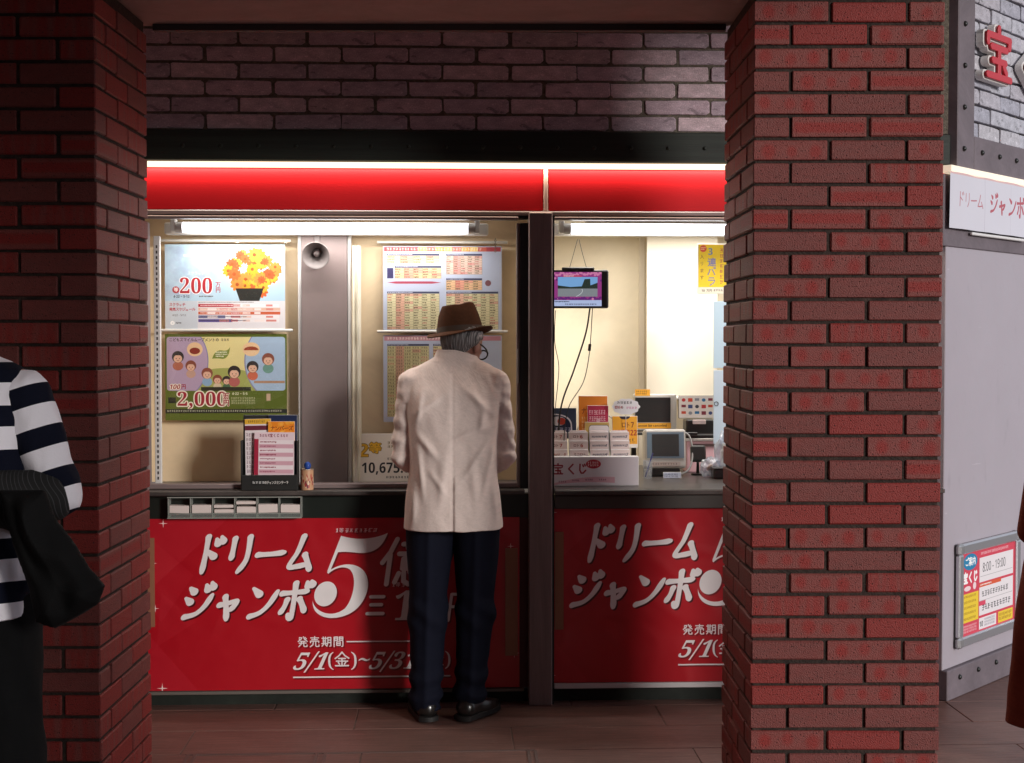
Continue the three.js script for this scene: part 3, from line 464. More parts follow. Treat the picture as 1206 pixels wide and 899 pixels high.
const chartTex = (variant) => canvasTex(1024, 736, (x, W, Hh) => {
  x.fillStyle = '#c3cbe0'; x.fillRect(0, 0, W, Hh); x.fillStyle = variant ? '#c98b96' : '#b94a52'; x.fillRect(8, 8, W - 16, 38); for (let k = 0; k < 12; k++) { x.fillStyle = ['#e9a84c', '#f2c86a', '#d46a5a'][k % 3]; if (k > 3 && !variant) x.fillRect(8 + k * 74, 8, 70, 38); } finePrint(x, 30, 12, 900, 30, 1, '#fdf3e4', 0.9);
  const table = (a, b, w, h, rows, cols, tone) => { x.fillStyle = tone; x.fillRect(a, b, w, h); for (let c = 0; c < cols; c++) for (let r = 0; r < rows; r++) { const u = a + c * w / cols, v = b + r * h / rows; if (c === 1 || rnd() < 0.12) { x.fillStyle = 'rgba(224,130,130,0.45)'; x.fillRect(u, v, w / cols, h / rows); } finePrint(x, u + 4, v + 3, w / cols - 8, h / rows - 5, 1, rnd() < 0.2 ? '#b84a44' : '#5c5030', 0.75); } x.strokeStyle = 'rgba(90,80,40,0.7)'; x.lineWidth = 1.5; for (let r = 0; r <= rows; r++) { x.beginPath(); x.moveTo(a, b + r * h / rows); x.lineTo(a + w, b + r * h / rows); x.stroke(); } for (let c = 0; c <= cols; c++) { x.beginPath(); x.moveTo(a + c * w / cols, b); x.lineTo(a + c * w / cols, b + h); x.stroke(); } x.fillStyle = '#3f4464'; x.fillRect(a, b - 18, w, 16); finePrint(x, a + 8, b - 16, w - 20, 12, 1, '#d9dcec', 0.7); };
  const y = '#e4dab0', p = '#e8cabc';
  if (!variant) { table(34, 84, 450, 66, 3, 4, y); table(100, 190, 400, 90, 4, 5, '#efd2a6'); x.fillStyle = '#3a3560'; x.fillRect(34, 190, 54, 90); x.fillStyle = '#b0455a'; x.beginPath(); x.moveTo(34, 316); x.lineTo(110, 306); x.lineTo(420, 306); x.lineTo(500, 316); x.lineTo(420, 326); x.lineTo(110, 326); x.fill(); table(34, 412, 450, 310, 14, 6, y); table(544, 84, 310, 160, 8, 5, p); table(544, 296, 310, 84, 4, 4, '#efc49a'); table(544, 412, 450, 310, 14, 6, y); x.fillStyle = '#8a5a60'; x.beginPath(); x.arc(906, 320, 26, 0, 7); x.fill(); }
  else { table(34, 92, 360, 600, 22, 5, '#d9cf9c'); table(430, 92, 240, 260, 10, 3, '#e0d2a0'); table(430, 400, 560, 300, 11, 6, '#dccf9a'); x.fillStyle = '#3b3552'; x.fillRect(700, 150, 60, 110); }
});
const filmGlare = phy(1, 1, 1, 0.03, { transmission: 1, thickness: 0, ior: 1.45 });
function poster(name, label, t, x0, x1, y0, y1, z, group) {
  const w = x1 - x0, h = y1 - y0, o = thing(name, label, 'poster', [(x0 + x1) / 2, y0, z], 0, group);
  part(o, 'print', sheet(w, h, 0.003, 24, 18, 4), printed(t, 0.55), 0, h / 2, 0);
  part(o, 'clear_sleeve', sheet(w + 0.02, h + 0.02, 0.006, 40, 30, 6), filmGlare, 0, h / 2, 0.009);
  part(o, 'hanging_bar', cyl(0.006, 0.006, w + 0.05, 10).rotateZ(Math.PI / 2), std(0.75, 0.72, 0.66, 0.4), 0, h + 0.016, 0.004);
  return o;
}
poster('poster', 'pale blue poster with 200 in red above a schedule table', posterSky, -1.449, -0.947, 1.531, 1.888, -0.28);
poster('poster', 'green edged poster with family drawings and 2,000 in red', posterGreen, -1.451, -0.941, 1.147, 1.511, -0.28);
poster('poster', 'chart of winning numbers in yellow tables above the brown hat', chartTex(0), -0.535, -0.031, 1.524, 1.885, -0.3);
poster('poster', 'faded chart of numbers hanging behind the shoulders of the man', chartTex(1), -0.535, -0.031, 1.137, 1.506, -0.3);
// hook and chain of the blind by the man's window, and a wrinkled clear curtain edge
{
  const t = thing('hanging_chain', 'short bead chain hanging from the lamp housing over the chart', 'chain', [-0.06, 1.86, -0.24]);
  for (let i = 0; i < 8; i++) part(t, 'link', new THREE.TorusGeometry(0.004, 0.0011, 5, 8), std(0.2, 0.18, 0.16, 0.4, { metalness: 0.7 }), 0, i * 0.0075, 0, 0, i % 2 ? Math.PI / 2 : 0, 0);
  const c = thing('plastic_curtain', 'creased clear plastic curtain edge beside the grey column', 'curtain', [-0.645, 0.885, -0.27]);
  const g = new THREE.PlaneGeometry(0.035, 1.0, 8, 60), p = g.attributes.position; for (let i = 0; i < p.count; i++) p.setZ(i, 0.008 * Math.sin(p.getX(i) * 260) + 0.01 * noise(p.getX(i) * 30, p.getY(i) * 9, 4)); g.computeVertexNormals();
  part(c, 'film', g, std(0.8, 0.74, 0.6, 0.3), 0, 0.5, 0);
}
function board(name, label, category, t, w, h, pos, turn = 0, lean = 0, rough = 0.5, thick = 0.004, edge = std(0.8, 0.78, 0.76, 0.6)) {
  const o = thing(name, label, category, pos, turn);
  part(o, 'board', cbox(w, h, thick, 0.001), edge, 0, h / 2 * Math.cos(lean), -h / 2 * Math.sin(lean), -lean, 0, 0);
  const pr = part(o, 'print', new THREE.PlaneGeometry(w - 0.003, h - 0.003), printed(t, rough), 0, h / 2 * Math.cos(lean) + (thick / 2 + 0.0012) * Math.sin(lean), -h / 2 * Math.sin(lean) + (thick / 2 + 0.0012) * Math.cos(lean), -lean, 0, 0);
  return o;
}
board('notice_board', 'white notice with yellow 2 and black handwritten numbers on the counter', 'notice', canvasTex(512, 400, (x) => {
  x.fillStyle = '#e6dcd0'; x.fillRect(0, 0, 512, 400); x.lineJoin = 'round'; x.font = 'bold 150px sans-serif'; x.strokeStyle = '#5c4a1c'; x.lineWidth = 8; x.fillStyle = '#e3ae2c'; x.strokeText('2', 28, 190); x.fillText('2', 28, 190); jp(x, '等', 110, 70, 96, { color: '#5c4a1c', weight: 0.2 }); jp(x, '等', 110, 70, 96, { color: '#e3ae2c', weight: 0.13 });
  finePrint(x, 250, 60, 120, 60, 2, '#6a5a30'); finePrint(x, 250, 196, 90, 26, 1, '#222'); x.fillStyle = '#15171c'; x.font = 'bold 112px sans-serif'; x.save(); x.scale(0.86, 1.08); x.fillText('10,675.8', 62, 302); x.restore(); finePrint(x, 240, 350, 180, 26, 1, '#333', 0.95);
}), 0.29, 0.205, [-0.515, 0.883, -0.27], 0, 0.1);
board('paper_slip', 'yellowish paper lying on the counter beside the man', 'paper', canvasTex(256, 64, (x) => { x.fillStyle = '#d9b878'; x.fillRect(0, 0, 256, 64); finePrint(x, 8, 8, 236, 48, 4, '#7a5a30', 0.9); }), 0.28, 0.11, [-0.53, 0.885, -0.02], 0, 1.53, 0.6, 0.001);

// horn loudspeaker on the column
{
  const t = thing('horn_speaker', 'cream horn loudspeaker fixed to the grey column', 'loudspeaker', [-0.81, 1.858, -0.262]); t.scale.setScalar(0.88);
  const m = std(0.2, 0.17, 0.165, 0.5);
  part(t, 'horn', new THREE.LatheGeometry([[0.012, 0], [0.018, 0.02], [0.035, 0.05], [0.056, 0.075], [0.064, 0.082], [0.066, 0.08], [0.06, 0.072], [0.04, 0.046], [0.024, 0.014], [0.02, -0.002]].map((p) => new THREE.Vector2(...p)), 36).rotateX(Math.PI / 2), m, 0, 0, 0, 0.3, 0, 0);
  part(t, 'throat', new THREE.LatheGeometry([[0, 0.06], [0.012, 0.058], [0.014, 0.05], [0.024, 0.012], [0.024, 0]].map((p) => new THREE.Vector2(...p)), 24).rotateX(Math.PI / 2), std(0.22, 0.18, 0.175, 0.4), 0, 0, 0, 0.3, 0, 0);
  part(t, 'bracket', cbox(0.03, 0.06, 0.02, 0.003), m, 0, 0.045, 0.0);
}

// ---------------------------------------------------------------- things on the left counter
{
  const t = thing('leaflet_stand', 'black leaflet stand with pink schedule and orange flyer on the ledge', 'stand', [-0.976, 0.883, 0.012]);
  const blk = std(0.02, 0.021, 0.02, 0.45);
  part(t, 'back_plate', cbox(0.222, 0.3, 0.006, 0.002), blk, 0, 0.15, -0.026, -0.06, 0, 0);
  part(t, 'front_lip', cbox(0.222, 0.062, 0.005, 0.002), blk, 0, 0.031, 0.032);
  part(t, 'base', cbox(0.222, 0.006, 0.06, 0.002), blk, 0, 0.003, 0.002);
  for (const s of [-1, 1]) part(t, 'side', cbox(0.005, 0.2, 0.05, 0.002), blk, s * 0.1115, 0.1, 0.004);
  part(t, 'lettering', new THREE.PlaneGeometry(0.15, 0.022), printed(canvasTex(512, 80, (x) => { x.fillStyle = '#151715'; x.fillRect(0, 0, 512, 80); finePrint(x, 10, 14, 160, 52, 1, '#ddd', 0.95); jp(x, 'のチャンスセンターで', 176, 14, 50, { color: '#e6e2de', weight: 0.1, advance: 0.98, wide: 0.66 }); }), 0.5), 0.005, 0.032, 0.0356);
  const leaf = (name, label, tx, w, h, x, y, z, lean, rz = 0) => { const o = thing(name, label, 'leaflet', [-0.976 + x, 0.883 + y, 0.012 + z]); part(o, 'paper', cbox(w, h, 0.003, 0.0005), std(0.8, 0.76, 0.75, 0.7), 0, h / 2, 0, -lean, 0, rz); part(o, 'print', new THREE.PlaneGeometry(w - 0.001, h - 0.001), printed(tx, 0.45), 0, h / 2 + 0.0025 * Math.sin(lean), 0.0025 * Math.cos(lean), -lean, 0, rz); };
  leaf('leaflet', 'white leaflet with maroon heading and yellow top edge in the black stand', canvasTex(256, 384, (x) => { x.fillStyle = '#e9dfe0'; x.fillRect(0, 0, 256, 384); x.fillStyle = '#e8b437'; x.fillRect(0, 0, 256, 34); finePrint(x, 30, 6, 190, 22, 1, '#6a4a18'); x.fillStyle = '#6a2438'; x.fillRect(0, 44, 256, 30); finePrint(x, 10, 90, 230, 270, 9, '#8a6a78', 0.7); }), 0.105, 0.235, -0.048, 0.05, -0.008, 0.06, 0.02);
  leaf('leaflet', 'navy leaflet with a white emblem behind the orange flyer', canvasTex(256, 128, (x) => { x.fillStyle = '#16264a'; x.fillRect(0, 0, 256, 128); x.strokeStyle = '#e8e4ea'; x.lineWidth = 10; x.beginPath(); x.ellipse(150, 80, 44, 42, 0, 0, 7); x.stroke(); x.fillStyle = '#c23a4a'; x.fillRect(160, 58, 26, 40); }), 0.115, 0.24, 0.05, 0.06, -0.014, 0.06);
  leaf('leaflet', 'orange flyer standing in the black leaflet stand', canvasTex(256, 192, (x) => { x.fillStyle = '#ee8a1e'; x.fillRect(0, 0, 256, 192); for (let i = 0; i < 40; i++) { x.fillStyle = `rgba(255,${Math.round(rr(170, 210))},80,0.35)`; x.beginPath(); x.arc(rr(0, 256), rr(0, 192), rr(6, 26), 0, 7); x.fill(); } jp(x, 'ナンバーズ', 22, 44, 44, { color: '#7a2a10', weight: 0.12 }); finePrint(x, 26, 104, 190, 60, 3, '#fbe6c0'); }), 0.107, 0.08, 0.046, 0.195, -0.001, 0.06);
  leaf('leaflet', 'pink printed May schedule leaflet in front of the black stand', canvasTex(384, 384, (x) => { x.fillStyle = '#ead3da'; x.fillRect(0, 0, 384, 384); x.fillStyle = '#a8203e'; x.fillRect(0, 60, 40, 324); x.font = 'bold 34px sans-serif'; x.fillStyle = '#7a1a30'; x.fillText('5', 50, 40); finePrint(x, 74, 14, 70, 30, 1, '#7a1a30', 0.95); jp(x, '宝くじ', 146, 12, 32, { color: '#7a1a30', weight: 0.13 }); finePrint(x, 250, 14, 80, 30, 1, '#7a1a30', 0.95); for (let i = 0; i < 8; i++) { x.fillStyle = i % 2 ? '#d9a8b6' : '#f3e6ea'; x.fillRect(46, 70 + i * 38, 330, 34); finePrint(x, 56, 78 + i * 38, 300, 20, 1, i % 3 ? '#9a4a60' : '#8a1a34', 0.7); } }), 0.16, 0.172, 0.018, 0.06, 0.012, 0.06, -0.01);
  const c = thing('tin_can', 'small printed tin with a blue knob beside the leaflet stand', 'tin', [-0.828, 0.883, 0.016]);
  part(c, 'body', cyl(0.026, 0.026, 0.082, 28).translate(0, 0.041, 0), printed(canvasTex(512, 128, (x) => { x.fillStyle = '#c89a78'; x.fillRect(0, 0, 512, 128); for (let i = 0; i < 60; i++) { x.fillStyle = ['#a8403a', '#7a3a48', '#e3c6a8', '#b8584a'][i % 4]; x.beginPath(); x.ellipse(rr(0, 512), rr(35, 105), rr(8, 20), rr(5, 14), rr(0, 3), 0, 7); x.fill(); } }), 0.4));
  part(c, 'rim', new THREE.TorusGeometry(0.026, 0.0018, 8, 28).rotateX(Math.PI / 2), std(0.5, 0.42, 0.35, 0.3, { metalness: 0.7 }), 0, 0.082, 0);
  part(c, 'knob', new THREE.SphereGeometry(0.014, 14, 10).scale(1, 1.2, 1), std(0.01, 0.06, 0.32, 0.5), 0.002, 0.096, 0);
  // acrylic tray of slips under the ledge
  const tr = thing('slip_tray', 'clear acrylic tray with six stacks of slips under the ledge', 'tray', [-1.112, 0.772, 0.03]);
  const ac = phy(0.9, 0.95, 0.92, 0.05, { transmission: 0.9, thickness: 0, ior: 1.49 }), edge = std(0.35, 0.36, 0.33, 0.2);
  part(tr, 'floor_plate', box(0.53, 0.003, 0.05, 0, 0.0015, 0), edge); part(tr, 'shelf', box(0.53, 0.003, 0.05, 0, 0.02, 0), edge); part(tr, 'front_plate', box(0.53, 0.016, 0.002, 0, 0.011, 0.026), ac); part(tr, 'top_rim', box(0.534, 0.0035, 0.004, 0, 0.0855, 0.026), edge); part(tr, 'bottom_rim', box(0.534, 0.0035, 0.004, 0, 0.003, 0.0275), edge);
  for (let i = 0; i <= 6; i++) part(tr, 'divider', box(0.003, 0.08, 0.05, -0.2635 + i * 0.0878, 0.042, 0), edge);
  for (let i = 0; i < 6; i++) {
    const h = [0.03, 0.032, 0.014, 0.024, 0.034, 0.032][i], s = thing('slip_stack', i === 2 || i === 3 ? 'two loose piles of blank slips sharing one slot of the tray' : 'single stack of blank paper slips in the clear tray', 'paper', [-1.112 - 0.2195 + i * 0.0878, 0.7945, 0.03], 0, 'stacks of slips in the acrylic tray');
    const one = (y, hh) => part(s, 'slips', cbox(0.077, hh, 0.044, 0.001), std(0.78, 0.68, 0.64, 0.8), rr(-0.002, 0.002), y + hh / 2, 0, 0, 0, rr(-0.02, 0.02)); one(0, h); if (i === 2) one(0.02, 0.012); if (i === 3) one(0.034, 0.012);
  }
}

// ---------------------------------------------------------------- behind the right window
const CT = 0.8795;
{
  const t = thing('tablet_screen', 'black tablet showing a street video, hung from the lamp by strings', 'screen', [0.293, 1.618, -0.16], -0.04);
  part(t, 'case', new RoundedBoxGeometry(0.235, 0.16, 0.02, 3, 0.009), std(0.012, 0.012, 0.013, 0.35), 0, 0.08, 0);
  part(t, 'clip', cbox(0.135, 0.014, 0.024, 0.003), std(0.015, 0.015, 0.015, 0.4), -0.01, 0.164, 0);
  const vid = canvasTex(512, 384, (x) => {
    x.fillStyle = '#9a3f86'; x.fillRect(0, 0, 512, 384); for (let i = 0; i < 90; i++) { x.fillStyle = i % 2 ? '#d884b0' : '#6a2a78'; x.beginPath(); x.arc((i * 67) % 512, i % 3 ? (i % 2 ? 22 : 300) + rr(-14, 14) : rr(0, 320), 13, 0, 7); x.fill(); }
    x.fillStyle = '#7fb0e4'; x.fillRect(44, 56, 424, 120); x.fillStyle = '#2f3a34'; x.beginPath(); x.moveTo(44, 150); x.lineTo(180, 168); x.lineTo(300, 160); x.lineTo(330, 80); x.lineTo(390, 76); x.lineTo(392, 150); x.lineTo(468, 120); x.lineTo(468, 190); x.lineTo(44, 190); x.fill(); x.fillStyle = '#8a8f94'; x.fillRect(44, 186, 424, 90); x.strokeStyle = '#dfe3e6'; x.lineWidth = 5; x.beginPath(); x.moveTo(300, 190); x.quadraticCurveTo(330, 230, 240, 276); x.stroke(); x.fillStyle = '#c24a6a'; x.fillRect(100, 36, 200, 20); finePrint(x, 106, 38, 190, 14, 1, '#fff');
    x.fillStyle = '#b9c8ee'; x.fillRect(0, 316, 512, 68); finePrint(x, 10, 324, 250, 20, 1, '#223', 0.9); finePrint(x, 120, 352, 350, 22, 1, '#112', 0.95);
  });
  part(t, 'display', new THREE.PlaneGeometry(0.2, 0.142), new THREE.MeshStandardMaterial({ color: 0x000000, roughness: 0.2, emissive: 0xffffff, emissiveMap: vid, emissiveIntensity: 0.55 }), -0.012, 0.08, 0.0106);
  const dk = std(0.02, 0.018, 0.018, 0.5);
  part(t, 'hanging_string', tube([[-0.045, 0.17, 0], [-0.028, 0.23, 0], [-0.012, 0.288, -0.005]], 0.0011, 12, 5), dk); part(t, 'hanging_string', tube([[0.025, 0.17, 0], [0.008, 0.23, 0], [-0.006, 0.288, -0.005]], 0.0011, 12, 5), dk);
  const cb = (label, pts, r) => { const o = thing('cable', label, 'cable', [0.29, CT, -0.2]); part(o, 'cord', tube(pts, r, 60, 6), dk); return o; };
  cb('thick black cable running down from the tablet', [[0.045, 0.745, 0.03], [0.03, 0.64, 0.01], [-0.02, 0.48, 0], [-0.075, 0.32, 0], [-0.085, 0.01, -0.02]], 0.0036);
  const plug = cb('thin black cord with an inline plug below the tablet', [[0.055, 0.745, 0.03], [0.05, 0.62, 0.01], [0.045, 0.55, 0], [0.02, 0.43, 0], [-0.04, 0.33, 0.01], [-0.06, 0.24, 0.02], [-0.06, 0.01, 0]], 0.0018); part(plug, 'plug', cbox(0.012, 0.03, 0.01, 0.002), dk, 0.046, 0.575, 0.001, 0, 0, -0.1);
  cb('thin black cord hanging beside the mullion', [[-0.1, 0.73, 0.02], [-0.102, 0.6, 0.01], [-0.085, 0.5, 0.01], [-0.09, 0.42, 0.02], [-0.1, 0.3, 0.01], [-0.1, 0.01, 0]], 0.0016);
  // slip rack with 宝くじ front
  const r = thing('slip_rack', 'white slip rack lettered in red with twelve small pockets', 'rack', [0.345, CT, -0.13]);
  const wp = std(0.82, 0.8, 0.8, 0.5);
  part(r, 'front_box', cbox(0.385, 0.122, 0.05, 0.002), wp, -0.005, 0.061, 0);
  part(r, 'front_print', new THREE.PlaneGeometry(0.381, 0.118), printed(canvasTex(1024, 318, (x) => {
    x.fillStyle = '#f2eaf0'; x.fillRect(0, 0, 1024, 318); x.fillStyle = '#eebcc8'; x.beginPath(); x.moveTo(0, 318); x.quadraticCurveTo(330, 200, 760, 224); x.lineTo(760, 290); x.quadraticCurveTo(330, 260, 60, 318); x.fill(); for (let i = 0; i < 4; i++) finePrint(x, 130 + i * 150, 248 - (i > 1 ? 8 : i ? 0 : -14), 90, 26, 1, '#8a3a58', 0.9);
    jp(x, '宝', 60, 70, 128, { color: '#a8172c', weight: 0.12 }); jp(x, 'くじ', 208, 70, 126, { color: '#a8172c', weight: 0.13, advance: 0.95 }); x.fillStyle = '#c21c34'; x.beginPath(); x.ellipse(520, 78, 84, 50, 0, 0, 7); x.fill(); finePrint(x, 455, 48, 130, 58, 2, '#fff', 0.95);
  }), 0.45), -0.005, 0.061, 0.0262);
  const names = [['ロト7', 'ロト6', 'NUMBERS4', 'NUMBERS3'], ['ロト7', 'ロト6', 'NUMBERS4', 'NUMBERS3'], ['BINGO5', 'ミニロト', 'NUMBERS4', 'NUMBERS3']], cache = {};
  for (let q = 0; q < 3; q++) for (let c = 0; c < 4; c++) {
    const n = names[q][c]; cache[n] ??= printed(canvasTex(256, 128, (x) => { x.fillStyle = '#efdcd8'; x.fillRect(0, 0, 256, 128); if (/[A-Z]/.test(n)) { x.save(); x.transform(1, 0, -0.3, 1, 24, 0); x.fillStyle = n === 'BINGO5' ? '#b0583a' : '#2a3450'; x.font = 'bold 38px sans-serif'; x.fillText(n.slice(0, -1), 24, 80); x.font = 'bold 54px sans-serif'; x.fillText(n.slice(-1), 200, 84); x.restore(); } else { const last = n.slice(-1); jp(x, n.slice(0, n.length - (/\d/.test(last) ? 1 : 0)), 56, 42, 42, { color: '#7a3a38', weight: 0.13 }); if (/\d/.test(last)) { x.fillStyle = '#b3301e'; x.font = 'bold 72px sans-serif'; x.fillText(last, 150, 90); } } }), 0.5);
    const p = part(r, 'pocket', cbox(0.08, 0.05, 0.03, 0.0015), wp, -0.145 + c * 0.0872, 0.196 - q * 0.036 - 0.002, -0.08 + q * 0.016 + 0.012);
    part(p, 'print', new THREE.PlaneGeometry(0.078, 0.036), cache[n], 0, 0.006, 0.0158);
    part(p, 'slips', cbox(0.07, 0.05, 0.008, 0.001), std(0.86, 0.72, 0.7, 0.8), 0, 0.006, -0.004);
  }
  const fly = (name, label, tx, w, h, x, y, z, lean = 0.1) => board(name, label, 'leaflet', tx, w, h, [x, CT + y, z], 0, lean, 0.45, 0.002);
  fly('leaflet', 'tall orange leaflet standing behind the white slip rack', canvasTex(256, 384, (x) => { x.fillStyle = '#e8862a'; x.fillRect(0, 0, 256, 384); jp(x, 'ナンバーズ', 24, 80, 42, { color: '#8a3414', weight: 0.12 }); finePrint(x, 24, 140, 200, 200, 8, '#f9dcae', 0.8); }), 0.125, 0.24, 0.356, 0.13, -0.23);
  fly('leaflet', 'crimson leaflet with white lettering above the small pockets', canvasTex(256, 256, (x) => { x.fillStyle = '#c22e52'; x.fillRect(0, 0, 256, 256); finePrint(x, 14, 20, 220, 70, 2, '#f6dbe2', 0.9); x.fillStyle = '#6a1a30'; x.fillRect(0, 120, 256, 40); x.fillStyle = '#e6b0bc'; x.fillRect(110, 70, 40, 110); finePrint(x, 20, 180, 210, 60, 2, '#f3c3cf'); }), 0.09, 0.2, 0.375, 0.13, -0.215);
  fly('leaflet', 'white card with crimson writing and a gold border above the pockets', canvasTex(256, 256, (x) => { x.fillStyle = '#d8b468'; x.fillRect(0, 0, 256, 256); x.fillStyle = '#f1e8ea'; x.beginPath(); x.roundRect(40, 24, 216, 240, 30); x.fill(); x.strokeStyle = '#555'; x.lineWidth = 5; x.stroke(); finePrint(x, 110, 90, 130, 50, 1, '#b02a5a', 0.95); finePrint(x, 130, 160, 90, 30, 1, '#7a3a6a', 0.9); }), 0.105, 0.13, 0.37, 0.13, -0.205);
  fly('leaflet', 'yellow leaflet with large red date standing in the slip rack', canvasTex(256, 256, (x) => { x.fillStyle = '#efa92c'; x.fillRect(0, 0, 256, 256); x.fillStyle = '#2a2030'; x.beginPath(); x.ellipse(128, 0, 56, 26, 0, 0, 7); x.fill(); x.fillStyle = '#7a2418'; x.font = 'bold 62px sans-serif'; x.fillText('7', 190, 92); jp(x, 'ロト', 96, 48, 44, { color: '#7a2418', weight: 0.12 }); x.font = 'bold 64px sans-serif'; x.fillStyle = '#b02a1a'; x.fillText('10', 14, 158); jp(x, '億円', 84, 108, 48, { color: '#b02a1a', weight: 0.12 }); x.fillText('22', 182, 158); finePrint(x, 60, 180, 180, 40, 1, '#6a4a1c', 0.95); x.fillStyle = '#efe6da'; x.fillRect(0, 228, 256, 28); }), 0.108, 0.135, 0.488, 0.15, -0.21);
  fly('leaflet', 'navy leaflet with an oval emblem next to the mullion', canvasTex(256, 256, (x) => { x.fillStyle = '#39455c'; x.fillRect(0, 0, 256, 256); x.fillStyle = '#f0ecf0'; x.beginPath(); x.moveTo(0, 50); x.quadraticCurveTo(200, 30, 220, 130); x.lineTo(228, 256); x.lineTo(0, 256); x.fill(); x.fillStyle = '#101c40'; x.beginPath(); x.moveTo(0, 60); x.quadraticCurveTo(190, 40, 210, 140); x.lineTo(216, 256); x.lineTo(0, 256); x.fill(); x.fillStyle = '#d8d2da'; x.beginPath(); x.ellipse(110, 110, 62, 40, 0, 0, 7); x.fill(); x.fillStyle = '#c8442e'; x.beginPath(); x.ellipse(136, 112, 34, 30, 0, 0, 7); x.fill(); finePrint(x, 16, 160, 190, 40, 1, '#cfc8dc', 0.95); }), 0.135, 0.13, 0.215, 0.19, -0.21);
  const ov = thing('price_card', 'white oval card with red edge writing above the yellow leaflet', 'card', [0.49, CT + 0.28, -0.2]);
  const os = new THREE.Shape(); for (let i = 0; i <= 60; i++) { const a = i / 60 * Math.PI * 2, k = 1 + 0.045 * Math.cos(a * 10); os[i ? 'lineTo' : 'moveTo'](0.058 * k * Math.cos(a), 0.034 * k * Math.sin(a)); }
  part(ov, 'card', new THREE.ExtrudeGeometry(os, { depth: 0.002, bevelEnabled: false }), std(0.85, 0.84, 0.86, 0.5), 0, 0.045, 0);
  { const g = new THREE.ShapeGeometry(os), p = g.attributes.position, uv = g.attributes.uv; for (let i = 0; i < p.count; i++) uv.setXY(i, p.getX(i) / 0.124 + 0.5, p.getY(i) / 0.074 + 0.5); part(ov, 'print', g, printed(canvasTex(256, 160, (x) => { x.fillStyle = '#f3f0f4'; x.fillRect(0, 0, 256, 160); finePrint(x, 50, 28, 140, 32, 1, '#2a2a30', 0.95); finePrint(x, 30, 72, 80, 28, 1, '#b02a2a', 0.9); jp(x, 'ロト6', 28, 70, 30, { color: '#7a2a2a', weight: 0.12 }); finePrint(x, 130, 78, 100, 28, 1, '#c86a9a', 0.95); }), 0.45), 0, 0.045, 0.0032); }
  part(ov, 'stem', cyl(0.0015, 0.0015, 0.2, 6), std(0.6, 0.6, 0.6, 0.3), 0, -0.09, 0.0);
  const hoop = thing('clear_hoop', 'thin clear plastic hoop behind the orange leaflet', 'stand', [0.385, CT + 0.15, -0.26]);
  part(hoop, 'ring', new THREE.TorusGeometry(0.1, 0.004, 8, 40, Math.PI), phy(0.75, 0.72, 0.68, 0.1, { transmission: 0.5, thickness: 0 }), 0, 0.04, 0);
}
